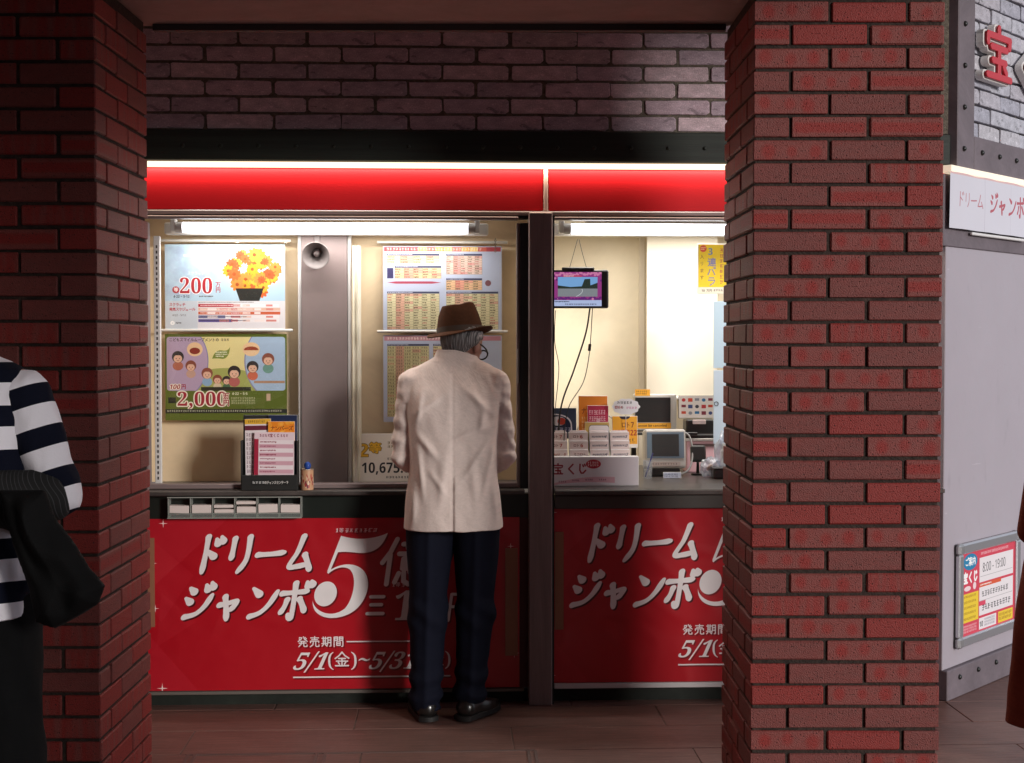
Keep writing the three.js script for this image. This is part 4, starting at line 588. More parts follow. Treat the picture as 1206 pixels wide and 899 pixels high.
{ // clerk side: monitors, card sign, printer, blind, blue panel, clutter
  const pc = std(0.55, 0.51, 0.47, 0.5), dark = std(0.012, 0.012, 0.012, 0.35);
  const bl = thing('roller_blind', 'cream roller blind lowered over the clerk shelf', 'blind', [0.86, 1.2, -1.0]); const cream = std(0.8, 0.73, 0.6, 0.7);
  part(bl, 'cloth', cbox(0.34, 0.78, 0.006, 0.001), cream, 0, 0.4, 0); part(bl, 'bottom_bar', cyl(0.009, 0.009, 0.34, 12).rotateZ(Math.PI / 2), std(0.82, 0.78, 0.68, 0.5), 0, 0.008, 0.002);
  const m1 = thing('monitor', 'black screened monitor with yellow stickers on the upper shelf', 'monitor', [0.7, 1.07, -0.8]);
  part(m1, 'case', new RoundedBoxGeometry(0.2, 0.17, 0.05, 2, 0.008), pc, 0, 0.08, 0); part(m1, 'display', box(0.165, 0.115, 0.004, -0.012, 0.092, 0.0265), dark);
  part(m1, 'sticker', new THREE.PlaneGeometry(0.17, 0.026), printed(canvasTex(512, 80, (x) => { x.fillStyle = '#e8a42c'; x.fillRect(0, 0, 512, 80); x.fillStyle = '#3a2408'; x.font = 'bold 46px sans-serif'; x.fillText('Cannot be canceled', 20, 56); }), 0.5), -0.012, 0.018, 0.0258);
  part(m1, 'sticker', new THREE.PlaneGeometry(0.07, 0.03), printed(canvasTex(192, 80, (x) => { x.fillStyle = '#e8a42c'; x.fillRect(0, 0, 192, 80); finePrint(x, 14, 12, 160, 56, 2, '#3a2408', 0.9); }), 0.5), -0.06, 0.172, 0.0262);
  const sh = thing('metal_shelf', 'dark metal shelf with one post between the two monitors', 'shelf', [0.75, CT, -0.78]); part(sh, 'shelf_plate', cbox(0.3, 0.012, 0.22, 0.002), dark, -0.02, 0.178, 0); part(sh, 'post', cbox(0.022, 0.178, 0.02, 0.002), std(0.06, 0.055, 0.05, 0.5), 0.118, 0.089, 0.06); part(sh, 'post', cbox(0.022, 0.178, 0.02, 0.002), dark, -0.15, 0.089, 0.0);
  const m2 = thing('register_terminal', 'grey register terminal with a sloped blank screen on the counter', 'terminal', [0.705, CT, -0.52]);
  part(m2, 'case', new RoundedBoxGeometry(0.185, 0.175, 0.08, 3, 0.012), pc, 0, 0.118, -0.02, -0.12, 0, 0); part(m2, 'bezel', box(0.165, 0.115, 0.004), std(0.16, 0.22, 0.28, 0.4), 0, 0.139, 0.0215, -0.12, 0, 0); part(m2, 'display', box(0.12, 0.098, 0.004), phy(0.05, 0.055, 0.055, 0.2), 0.0, 0.139, 0.0235, -0.12, 0, 0); part(m2, 'foot', cbox(0.13, 0.035, 0.1, 0.004), dark, 0, 0.0175, -0.02);
  part(m2, 'name_plate', new THREE.PlaneGeometry(0.13, 0.02), printed(canvasTex(256, 48, (x) => { x.fillStyle = '#b9a8a0'; x.fillRect(0, 0, 256, 48); finePrint(x, 10, 10, 230, 26, 1, '#5a4a48', 0.9); }), 0.5), 0, 0.056, 0.0335, -0.12, 0, 0);
  const tag = board('price_tag', 'small pale blue label standing before the register terminal', 'label', canvasTex(256, 80, (x) => { x.fillStyle = '#d9dff0'; x.fillRect(0, 0, 256, 80); finePrint(x, 12, 14, 220, 52, 2, '#2a3a6a', 0.9); }), 0.08, 0.028, [0.72, CT, -0.4], 0, 0.15);
  const cup = thing('pen_cup', 'clear cup holding one pen beside the register terminal', 'cup', [0.612, CT, -0.4]); part(cup, 'cup', new THREE.CylinderGeometry(0.022, 0.018, 0.08, 20, 1, true).translate(0, 0.04, 0), phy(0.8, 0.82, 0.85, 0.1, { transmission: 0.8, thickness: 0, side: THREE.DoubleSide })); part(cup, 'pen', cyl(0.003, 0.003, 0.11, 8), std(0.05, 0.06, 0.25, 0.4), 0.006, 0.06, 0, 0, 0, -0.3);
  const cs = board('card_sign', 'white panel of payment logos in rows on the shelf', 'sign', canvasTex(384, 224, (x) => { x.fillStyle = '#dcd2cc'; x.fillRect(0, 0, 384, 224); const cl = ['#b8343a', '#3a4a7a', '#2a6a9a', '#c2452e', '#3a3a44', '#7a2a3a', '#8a8a94']; for (let r = 0; r < 3; r++) for (let c = 0; c < 6; c++) { x.fillStyle = cl[(r * 5 + c * 3) % 7]; if ((r + c) % 3) x.fillRect(22 + c * 60, 24 + r * 66, 40, 26 + (c % 2) * 10); else { x.beginPath(); x.arc(42 + c * 60, 42 + r * 66, 17, 0, 7); x.fill(); } } }), 0.2, 0.105, [0.9, 1.125, -0.72], -0.05, 0.05, 0.5, 0.012, std(0.05, 0.04, 0.04, 0.5));
  const pr = thing('receipt_printer', 'black receipt printer with paper under the payment sign', 'printer', [0.9, 1.03, -0.74]); part(pr, 'body', new RoundedBoxGeometry(0.14, 0.09, 0.1, 2, 0.008), dark, 0, 0.045, 0); part(pr, 'paper', cbox(0.06, 0.02, 0.012, 0.002), std(0.8, 0.62, 0.62, 0.7), -0.01, 0.08, 0.052); part(pr, 'slot', box(0.15, 0.006, 0.003, 0, 0.022, 0.0515), std(0.3, 0.3, 0.3, 0.4));
  const pk = thing('pink_box', 'pale pink box with a dark slot below the printer', 'box', [0.91, CT, -0.74]); part(pk, 'body', cbox(0.16, 0.148, 0.12, 0.004), std(0.72, 0.42, 0.46, 0.6), 0, 0.074, 0); part(pk, 'slot', box(0.12, 0.012, 0.003, 0, 0.125, 0.0615), std(0.2, 0.12, 0.12, 0.6)); part(pk, 'lid', cbox(0.165, 0.012, 0.125, 0.002), std(0.75, 0.68, 0.64, 0.5), 0, 0.149, 0);
  const sp = thing('card_reader', 'small black card reader standing in front of the pink box', 'card reader', [0.862, CT, -0.56]); part(sp, 'body', new RoundedBoxGeometry(0.07, 0.075, 0.03, 3, 0.01), std(0.03, 0.032, 0.03, 0.3), 0, 0.095, 0, -0.2, 0, 0); part(sp, 'neck', cyl(0.006, 0.008, 0.06, 10), dark, 0, 0.03, -0.005); part(sp, 'foot', cyl(0.03, 0.032, 0.008, 20), dark, 0, 0.004, 0);
  const cord = thing('cable', 'grey looped cord between the terminal and the card reader', 'cable', [0.8, CT, -0.5]); part(cord, 'cord', tube([[-0.06, 0.13, -0.1], [-0.03, 0.19, -0.09], [0.02, 0.18, -0.08], [0.035, 0.1, -0.05], [0.01, 0.03, 0], [-0.05, 0.005, 0.04]], 0.0042, 50, 8), std(0.32, 0.31, 0.3, 0.5));
  const bag = thing('clear_bag', 'crumpled clear plastic bag beside the card reader', 'bag', [0.9, CT, -0.46]); const bg = new THREE.IcosahedronGeometry(0.045, 4), bp = bg.attributes.position; for (let i = 0; i < bp.count; i++) { const k = 1 + 0.5 * noise(bp.getX(i) * 45, bp.getY(i) * 45, bp.getZ(i) * 45); bp.setXYZ(i, bp.getX(i) * k, Math.max(-0.042, bp.getY(i) * k), bp.getZ(i) * k); } bg.computeVertexNormals(); part(bag, 'film', bg, phy(0.82, 0.86, 0.92, 0.12, { transmission: 0.6, thickness: 0 }), 0, 0.043, 0); part(bag, 'content', new THREE.IcosahedronGeometry(0.018, 1), std(0.6, 0.25, 0.1, 0.6), 0.0, 0.04, 0);
  const bag2 = bag.clone(); bag2.name = numbered('clear_bag'); bag2.position.set(0.965, CT + 0.032, -0.46); bag2.scale.set(0.9, 1.9, 0.9); bag2.rotation.y = 1; bag2.userData = { label: 'tall crumpled clear bag over the black tray by the pillar', category: 'bag' }; scene.add(bag2);
  const tray = thing('black_tray', 'low black tray on the counter next to the brick pillar', 'tray', [0.955, CT, -0.42]); part(tray, 'body', new RoundedBoxGeometry(0.12, 0.045, 0.12, 2, 0.01).translate(0, 0.0225, 0), dark); part(tray, 'rim', cbox(0.124, 0.004, 0.124, 0.001), std(0.08, 0.08, 0.08, 0.4), 0, 0.047, 0);
  const bp2 = thing('blue_panel', 'pale blue hanging panel at the edge of the right window', 'panel', [1.02, 1.02, -0.56]); part(bp2, 'upper_sheet', cbox(0.18, 0.3, 0.004, 0.001), std(0.5, 0.64, 0.74, 0.5), 0, 0.49, 0); part(bp2, 'lower_sheet', cbox(0.18, 0.33, 0.004, 0.001), std(0.56, 0.66, 0.76, 0.5), 0, 0.165, 0.006); part(bp2, 'hook', new THREE.TorusGeometry(0.009, 0.0015, 6, 16), dark, -0.078, 0.18, 0.0105);
  board('hanging_sign', 'yellow hand lettered sign hanging at the top of the right window', 'sign', canvasTex(384, 512, (x) => {
    x.fillStyle = '#efe6d2'; x.fillRect(0, 0, 384, 512); x.fillStyle = '#f2cf1e'; x.fillRect(8, 6, 370, 440); x.fillStyle = '#e0553a'; x.beginPath(); x.arc(58, 46, 36, 0, 7); x.fill(); finePrint(x, 32, 30, 54, 32, 2, '#fbe8b0', 0.95);
    x.fillStyle = '#6a8ab0'; x.font = 'bold 96px sans-serif'; x.fillText('3', 110, 110); jp(x, '連バラ', 104, 140, 92, { color: '#8a86b0', weight: 0.12, down: true, advance: 1.08 }); jp(x, '入ります', 24, 110, 42, { color: '#a07030', weight: 0.12, down: true, advance: 1.7 }); finePrint(x, 236, 40, 44, 380, 7, '#c05a4a', 0.9); x.fillStyle = '#5a5040'; x.font = 'bold 34px sans-serif'; x.fillText('10', 40, 494); jp(x, '万円', 92, 464, 32, { color: '#5a5040', weight: 0.1 }); finePrint(x, 170, 464, 110, 30, 1, '#5a5040');
  }), 0.165, 0.225, [0.945, 1.694, -0.6]);
}

// ---------------------------------------------------------------- on the chamfered side wall
const onSide = (u, y, d) => [K[0] + (u * 0.7071) + d * 0.7071, y, K[2] - u * 0.7071 + d * 0.7071];
{
  const N = thing('cloth_banner', 'white cloth banner with thin red lettering under the cream light strip', 'banner', onSide(0.46, 1.94, 0.034), Math.PI / 4);
  const t = canvasTex(1536, 320, (x) => { x.fillStyle = '#d6d5e0'; x.fillRect(0, 0, 1536, 320); x.fillStyle = 'rgba(230,160,150,0.5)'; x.fillRect(0, 0, 1536, 12); x.fillStyle = '#b9b4c2'; x.fillRect(452, 0, 3, 320); x.fillRect(820, 20, 2, 300); jp(x, 'ドリーム', 100, 104, 86, { color: '#b9727c', weight: 0.08, advance: 0.98 }); jp(x, 'ジャンボ', 520, 76, 130, { color: '#b8626e', brush: 1, weight: 0.13, advance: 1.02 }); });
  const g = new THREE.PlaneGeometry(1.1, 0.228, 60, 14), p = g.attributes.position; for (let i = 0; i < p.count; i++) p.setZ(i, 0.004 * Math.sin(p.getX(i) * 26) * (0.6 - p.getY(i) * 2) + 0.003 * noise(p.getX(i) * 6, p.getY(i) * 6, 2)); g.computeVertexNormals();
  part(N, 'cloth', g, new THREE.MeshStandardMaterial({ map: t, roughness: 0.7 }), 0, 0.114, 0.008);
  part(N, 'bottom_rod', cbox(0.55, 0.012, 0.012, 0.003), std(0.8, 0.78, 0.78, 0.5), -0.06, -0.012, 0.0);
  // notice in an aluminium frame
  const F = thing('hours_notice', 'aluminium framed opening hours notice low on the white wall', 'notice', onSide(0.35, 0.205, 0.014), Math.PI / 4);
  const al = std(0.62, 0.63, 0.66, 0.3, { metalness: 0.8 }), W = 0.62, H2 = 0.43;
  part(F, 'back_plate', box(W, H2, 0.012, 0, H2 / 2, 0.006), std(0.05, 0.05, 0.05, 0.6));
  for (const y of [0.02, H2 - 0.02]) part(F, 'frame_bar', cbox(W, 0.042, 0.024, 0.006), al, 0, y, 0.014); for (const s of [-1, 1]) part(F, 'frame_bar', cbox(0.042, H2 - 0.082, 0.023, 0.006), al, s * (W / 2 - 0.02), H2 / 2, 0.014);
  for (const sx of [-1, 1]) for (const sy of [0.02, H2 - 0.02]) part(F, 'corner_cap', cbox(0.05, 0.048, 0.028, 0.01), std(0.4, 0.4, 0.41, 0.35, { metalness: 0.6 }), sx * (W / 2 - 0.022), sy, 0.0135);
  part(F, 'print', new THREE.PlaneGeometry(W - 0.08, H2 - 0.08), printed(canvasTex(1024, 664, (x) => {
    x.fillStyle = '#d84a5e'; x.fillRect(0, 0, 1024, 664); x.fillStyle = '#efe9ec'; x.fillRect(330, 70, 660, 200); x.fillRect(330, 290, 660, 250); x.fillRect(330, 560, 330, 92); x.fillStyle = '#f2d23e'; x.fillRect(700, 560, 290, 92); x.fillRect(14, 330, 300, 230);
    x.fillStyle = '#2a86b4'; x.beginPath(); x.ellipse(160, 80, 130, 66, 0, 0, 7); x.fill(); jp(x, 'ご案内', 62, 44, 68, { color: '#fff', weight: 0.14, advance: 0.96 }); jp(x, '宝くじ', 26, 160, 90, { color: '#fff', weight: 0.2, advance: 1.0 }); x.fillStyle = '#f6dfe2'; x.beginPath(); x.ellipse(110, 290, 60, 20, 0, 0, 7); x.fill(); x.beginPath(); x.ellipse(240, 280, 30, 30, 0, 0, 7); x.fill();
    finePrint(x, 350, 22, 560, 30, 1, '#fbe3e6', 0.95); x.fillStyle = '#2a2a2e'; x.font = '100px sans-serif'; x.save(); x.scale(0.86, 1); x.fillText('8:00 - 19:00', 450, 190); x.restore(); x.fillStyle = '#999'; x.fillRect(340, 222, 640, 3); x.fillRect(340, 420, 640, 3); x.fillStyle = '#e0603c'; x.fillRect(330, 280, 420, 30); finePrint(x, 350, 284, 380, 20, 1, '#fff'); finePrint(x, 380, 340, 540, 60, 1, '#35353a', 0.95); finePrint(x, 380, 450, 560, 66, 1, '#35353a', 0.95); x.fillStyle = '#e0506a'; x.fillRect(330, 424, 120, 36);
    for (let r = 0; r < 5; r++) finePrint(x, 24, 342 + r * 44, 280, 26, 1, '#8a5a1a', 0.8); finePrint(x, 20, 580, 280, 66, 3, '#fbe3e6', 0.9); x.fillStyle = '#333'; x.font = 'bold 60px sans-serif'; x.fillText('10', 340, 632); finePrint(x, 430, 570, 220, 70, 3, '#667', 0.85); finePrint(x, 712, 572, 260, 66, 2, '#8a4a1a', 0.95);
  }), 0.35), 0, H2 / 2, 0.0135);
  // raised sign letters
  const redFace = phy(0.55, 0.02, 0.035, 0.35), whiteSide = std(0.8, 0.78, 0.76, 0.5);
  const bar = (a, b, w, d) => { const dx = b[0] - a[0], dy = b[1] - a[1], l = Math.hypot(dx, dy), s = new THREE.Shape(); const h = w / 2; s.moveTo(0, -h); s.lineTo(l, -h); s.absarc(l, 0, h, -Math.PI / 2, Math.PI / 2, false); s.lineTo(0, h); s.absarc(0, 0, h, Math.PI / 2, Math.PI * 1.5, false); const g = new THREE.ExtrudeGeometry(s, { depth: d, bevelEnabled: true, bevelSize: 0.002, bevelThickness: 0.002, bevelSegments: 1, curveSegments: 6 }); g.rotateZ(Math.atan2(dy, dx)); g.translate(a[0], a[1], 0); return g; };
  const letter = (ch, u, y, w, h, label) => {
    const o = thing('sign_letter', label, 'letter', onSide(u, y, 0.0), Math.PI / 4, 'raised sign letters on the brick wall'), A = [], B = []; let k = 0;
    for (const s of strokesOf(ch)) for (let i = 0; i + 1 < s.length; i++, k++) { const m = (q) => [(q[0] / 100 - 0.5) * w, (1 - q[1] / 100) * h]; A.push(bar(m(s[i]), m(s[i + 1]), 0.038, 0.03 + k * 0.0003)); B.push(bar(m(s[i]), m(s[i + 1]), 0.026, 0.005 + k * 0.0003).translate(0, 0, 0.036)); }
    part(o, 'letter_side', mergeGeometries(A), whiteSide, 0, 0, 0); part(o, 'letter_face', mergeGeometries(B), redFace, 0, 0, 0.004); return o;
  };
  letter('宝', 0.36, 2.58, 0.29, 0.235, 'raised red letter with white sides nearest the riveted corner post'); letter('く', 0.73, 2.57, 0.36, 0.23, 'raised red hook shaped letter on the pale brick wall'); letter('じ', 1.14, 2.57, 0.36, 0.21, 'raised red letter with two dots on the pale brick wall');
}

// ---------------------------------------------------------------- people: distance fields meshed with surface nets
const smin = (a, b, k) => { const h = Math.max(k - Math.abs(a - b), 0) / k; return Math.min(a, b) - h * h * k * 0.25; };
const cap = (x, y, z, a, b, ra, rb) => { const bx = b[0] - a[0], by = b[1] - a[1], bz = b[2] - a[2], px = x - a[0], py = y - a[1], pz = z - a[2], t = clamp((px * bx + py * by + pz * bz) / (bx * bx + by * by + bz * bz)); return Math.hypot(px - bx * t, py - by * t, pz - bz * t) - lerp(ra, rb, t); };
const ell = (x, y, z, c, r) => { const a = (x - c[0]) / r[0], b = (y - c[1]) / r[1], e = (z - c[2]) / r[2], k = Math.hypot(a, b, e); return (k - 1) * Math.min(...r) * (k < 1 ? 1 : 1); };
// rows of [y, half width, half depth, centre x, centre z]
function loft(x, y, z, rows) {
  let i = 0; while (i < rows.length - 2 && y > rows[i + 1][0]) i++;
  const A = rows[i], B = rows[i + 1], Z0 = rows[i - 1] ?? A, C = rows[i + 2] ?? B, w = B[0] - A[0], t = clamp((y - A[0]) / w);
  const at = (k) => { const m0 = C === A ? 0 : (B[k] - Z0[k]) / Math.max(B[0] - Z0[0], 1e-6) * w, m1 = (C[k] - A[k]) / Math.max(C[0] - A[0], 1e-6) * w, t2 = t * t, t3 = t2 * t; return (2 * t3 - 3 * t2 + 1) * A[k] + (t3 - 2 * t2 + t) * m0 + (-2 * t3 + 3 * t2) * B[k] + (t3 - t2) * m1; };
  const a = Math.max(at(1), 0.01), b = Math.max(at(2), 0.01), cx = at(3), cz = at(4);
  const d = (Math.pow(Math.pow(Math.abs(x - cx) / a, 2.4) + Math.pow(Math.abs(z - cz) / b, 2.4), 1 / 2.4) - 1) * Math.min(a, b) * 0.92;
  return Math.max(d, rows[0][0] - y, y - rows[rows.length - 1][0]);
}
function meshSDF(f, lo, hi, h) {
  const n = [0, 1, 2].map((i) => Math.ceil((hi[i] - lo[i]) / h) + 1), [nx, ny, nz] = n, F = new Float32Array(nx * ny * nz);
  for (let k = 0, q = 0; k < nz; k++) for (let j = 0; j < ny; j++) for (let i = 0; i < nx; i++, q++) F[q] = f(lo[0] + i * h, lo[1] + j * h, lo[2] + k * h);
  const idx = new Int32Array(nx * ny * nz).fill(-1), pos = [], tri = [], sx = 1, sy = nx, sz = nx * ny;
  const corner = [0, sx, sy, sx + sy, sz, sx + sz, sy + sz, sx + sy + sz], edges = [[0, 1], [2, 3], [4, 5], [6, 7], [0, 2], [1, 3], [4, 6], [5, 7], [0, 4], [1, 5], [2, 6], [3, 7]];
  for (let k = 0; k < nz - 1; k++) for (let j = 0; j < ny - 1; j++) for (let i = 0; i < nx - 1; i++) {
    const q = i + j * sy + k * sz; let m = 0; for (let c = 0; c < 8; c++) if (F[q + corner[c]] < 0) m |= 1 << c; if (m === 0 || m === 255) continue;
    let X = 0, Y = 0, Z = 0, cnt = 0;
    for (const [a, b] of edges) if (((m >> a) & 1) !== ((m >> b) & 1)) { const va = F[q + corner[a]], vb = F[q + corner[b]], t = va / (va - vb); X += (a & 1) + t * ((b & 1) - (a & 1)); Y += ((a >> 1) & 1) + t * (((b >> 1) & 1) - ((a >> 1) & 1)); Z += (a >> 2) + t * ((b >> 2) - (a >> 2)); cnt++; }
    idx[q] = pos.length / 3; pos.push(lo[0] + (i + X / cnt) * h, lo[1] + (j + Y / cnt) * h, lo[2] + (k + Z / cnt) * h);
  }
  for (let k = 1; k < nz - 1; k++) for (let j = 1; j < ny - 1; j++) for (let i = 1; i < nx - 1; i++) {
    const q = i + j * sy + k * sz, s0 = F[q] < 0;
    for (const [d, u, v] of [[sx, sy, sz], [sy, sz, sx], [sz, sx, sy]]) { const s1 = F[q + d] < 0; if (s0 === s1) continue; const A = idx[q - u - v], B = idx[q - v], C = idx[q], D = idx[q - u]; if (A < 0 || B < 0 || C < 0 || D < 0) continue; s0 ? tri.push(A, B, C, A, C, D) : tri.push(A, C, B, A, D, C); }
  }
  const g = new THREE.BufferGeometry(), e = h * 0.5, nor = new Float32Array(pos.length);
  for (let i = 0; i < pos.length; i += 3) { const [x, y, z] = [pos[i], pos[i + 1], pos[i + 2]]; const a = f(x + e, y, z) - f(x - e, y, z), b = f(x, y + e, z) - f(x, y - e, z), c = f(x, y, z + e) - f(x, y, z - e), l = Math.hypot(a, b, c) || 1; nor[i] = a / l; nor[i + 1] = b / l; nor[i + 2] = c / l; }
  g.setAttribute('position', new THREE.Float32BufferAttribute(pos, 3)); g.setAttribute('normal', new THREE.BufferAttribute(nor, 3)); g.setIndex(tri);
  const uv = new Float32Array(pos.length / 3 * 2); for (let i = 0; i < uv.length / 2; i++) { uv[i * 2] = (pos[i * 3] + pos[i * 3 + 2] * 0.6); uv[i * 2 + 1] = pos[i * 3 + 1] + pos[i * 3 + 2] * 0.1; } g.setAttribute('uv', new THREE.BufferAttribute(uv, 2));
  return g;
}
const weave = dataTex(256, 256, (u, v) => { const h = 0.5 + 0.22 * Math.sin(u * 2 * Math.PI * 64) * 0.5 + 0.22 * Math.sin(v * 2 * Math.PI * 64) * 0.5 + 0.3 * tn(u, v, 30) + 0.3 * tn(u, v, 80, 2); return [h, h, h]; });
const cloth = (r, g, b, rough = 0.9, amp = 0.07, k = 8, extra = {}) => new THREE.MeshPhysicalMaterial({ map: rep(patchy(r, g, b, amp, 9), k, k), bumpMap: rep(weave, k, k), bumpScale: 0.0008, roughness: rough, specularIntensity: 0.3, ...extra });
const skin = phy(0.42, 0.22, 0.165, 0.5, { bumpMap: rep(grain, 6, 6), bumpScale: 0.0006 });
// creased linen: sharp ridges over a fine slubby weave, about 0.6 m across
const crease = (a) => Math.pow(1 - Math.min(1, Math.abs(a) * 2.2), 3);
const linenBump = dataTex(1024, 1024, (u, v) => { const w = 0.25 * tn(u, v, 5, 21), a = crease(tn(u + w * 0.1, v, 14, 1)), b = crease(tn(u, v + w * 0.12, 22, 7)) * 0.6, c = crease(tn(u, v, 44, 12)) * 0.22, h = 0.25 + 0.34 * a * (0.5 + tn(u, v, 4, 30)) + 0.3 * b * (0.5 + tn(u, v, 6, 33)) + c + 0.05 * rnd() + 0.03 * Math.sin(v * 6.2832 * 256); return [h, h, h]; });
// a hand: palm and five bent fingers from the wrist w, pointing along f, palm facing p (both unit vectors)
function handField(w, f, p, side) {
  const s = [f[1] * p[2] - f[2] * p[1], f[2] * p[0] - f[0] * p[2], f[0] * p[1] - f[1] * p[0]].map((v) => v * side), at = (a, b, c) => [0, 1, 2].map((i) => w[i] + f[i] * a + s[i] * b + p[i] * c), L = [];
  L.push([at(0, 0, 0), at(0.045, 0.012, 0), 0.026, 0.02], [at(0.03, -0.02, 0), at(0.085, -0.026, 0), 0.014, 0.013], [at(0.03, 0.0, 0), at(0.09, 0.0, 0), 0.016, 0.013], [at(0.03, 0.016, 0), at(0.088, 0.026, 0), 0.015, 0.012]);
  [[-0.032, 0.078, 0.028, 0.02], [-0.011, 0.088, 0.034, 0.026], [0.011, 0.09, 0.036, 0.027], [0.032, 0.086, 0.032, 0.024]].forEach(([b, st, l1, l2]) => { const k = at(st, b, 0.0), m = at(st + l1, b * 1.05, 0.012), e = at(st + l1 + l2 * 0.7, b * 1.05, 0.028); L.push([k, m, 0.0095, 0.0085], [m, e, 0.0085, 0.0075]); });
  L.push([at(0.015, 0.022, 0.004), at(0.05, 0.052, 0.012), 0.013, 0.011], [at(0.05, 0.052, 0.012), at(0.08, 0.058, 0.022), 0.01, 0.0085]);
  return (x, y, z) => { let d = 1; for (const [a, b, ra, rb] of L) d = smin(d, cap(x, y, z, a, b, ra, rb), 0.006); return d; };
}
const bounds = (c, r) => [c.map((v) => v - r), c.map((v) => v + r)];
// head at c looking along yaw (0 = +z); returns a field with brow, nose, lips, chin and ears
function headField(c, yaw, nod, neckTo) {
  const cy = Math.cos(yaw), sy = Math.sin(yaw), cn = Math.cos(nod), sn = Math.sin(nod);
  return (X, Y, Z) => {
    let x = X - c[0], y = Y - c[1], z = Z - c[2]; [x, z] = [x * cy - z * sy, x * sy + z * cy]; [y, z] = [y * cn + z * sn, -y * sn + z * cn];
    let d = ell(x, y, z, [0, 0.025, -0.012], [0.077, 0.09, 0.094]); d = smin(d, ell(x, y, z, [0, -0.045, 0.026], [0.058, 0.07, 0.066]), 0.03); d = smin(d, cap(x, y, z, [0, 0.0, 0.086], [0, -0.03, 0.102], 0.008, 0.012), 0.012);
    d = smin(d, cap(x, y, z, [-0.03, 0.018, 0.078], [0.03, 0.018, 0.078], 0.008, 0.008), 0.012); for (const s of [-1, 1]) { d = Math.max(d, -(Math.hypot(x - s * 0.031, y - 0.004, z - 0.092) - 0.013)); d = smin(d, Math.hypot(x - s * 0.031, y - 0.002, z - 0.076) - 0.0125, 0.003); d = smin(d, ell(x, y, z, [s * 0.078, -0.005, -0.008], [0.009, 0.031, 0.02]), 0.008); }
    d = smin(d, cap(x, y, z, [-0.018, -0.058, 0.086], [0.018, -0.058, 0.086], 0.006, 0.006), 0.006); d = smin(d, ell(x, y, z, [0, -0.1, 0.062], [0.024, 0.018, 0.022]), 0.02);
    return neckTo ? smin(d, cap(X, Y, Z, [c[0] - sy * 0.02, c[1] - 0.05, c[2] - cy * 0.025], neckTo, 0.05, 0.056), 0.03) : d;
  };
}

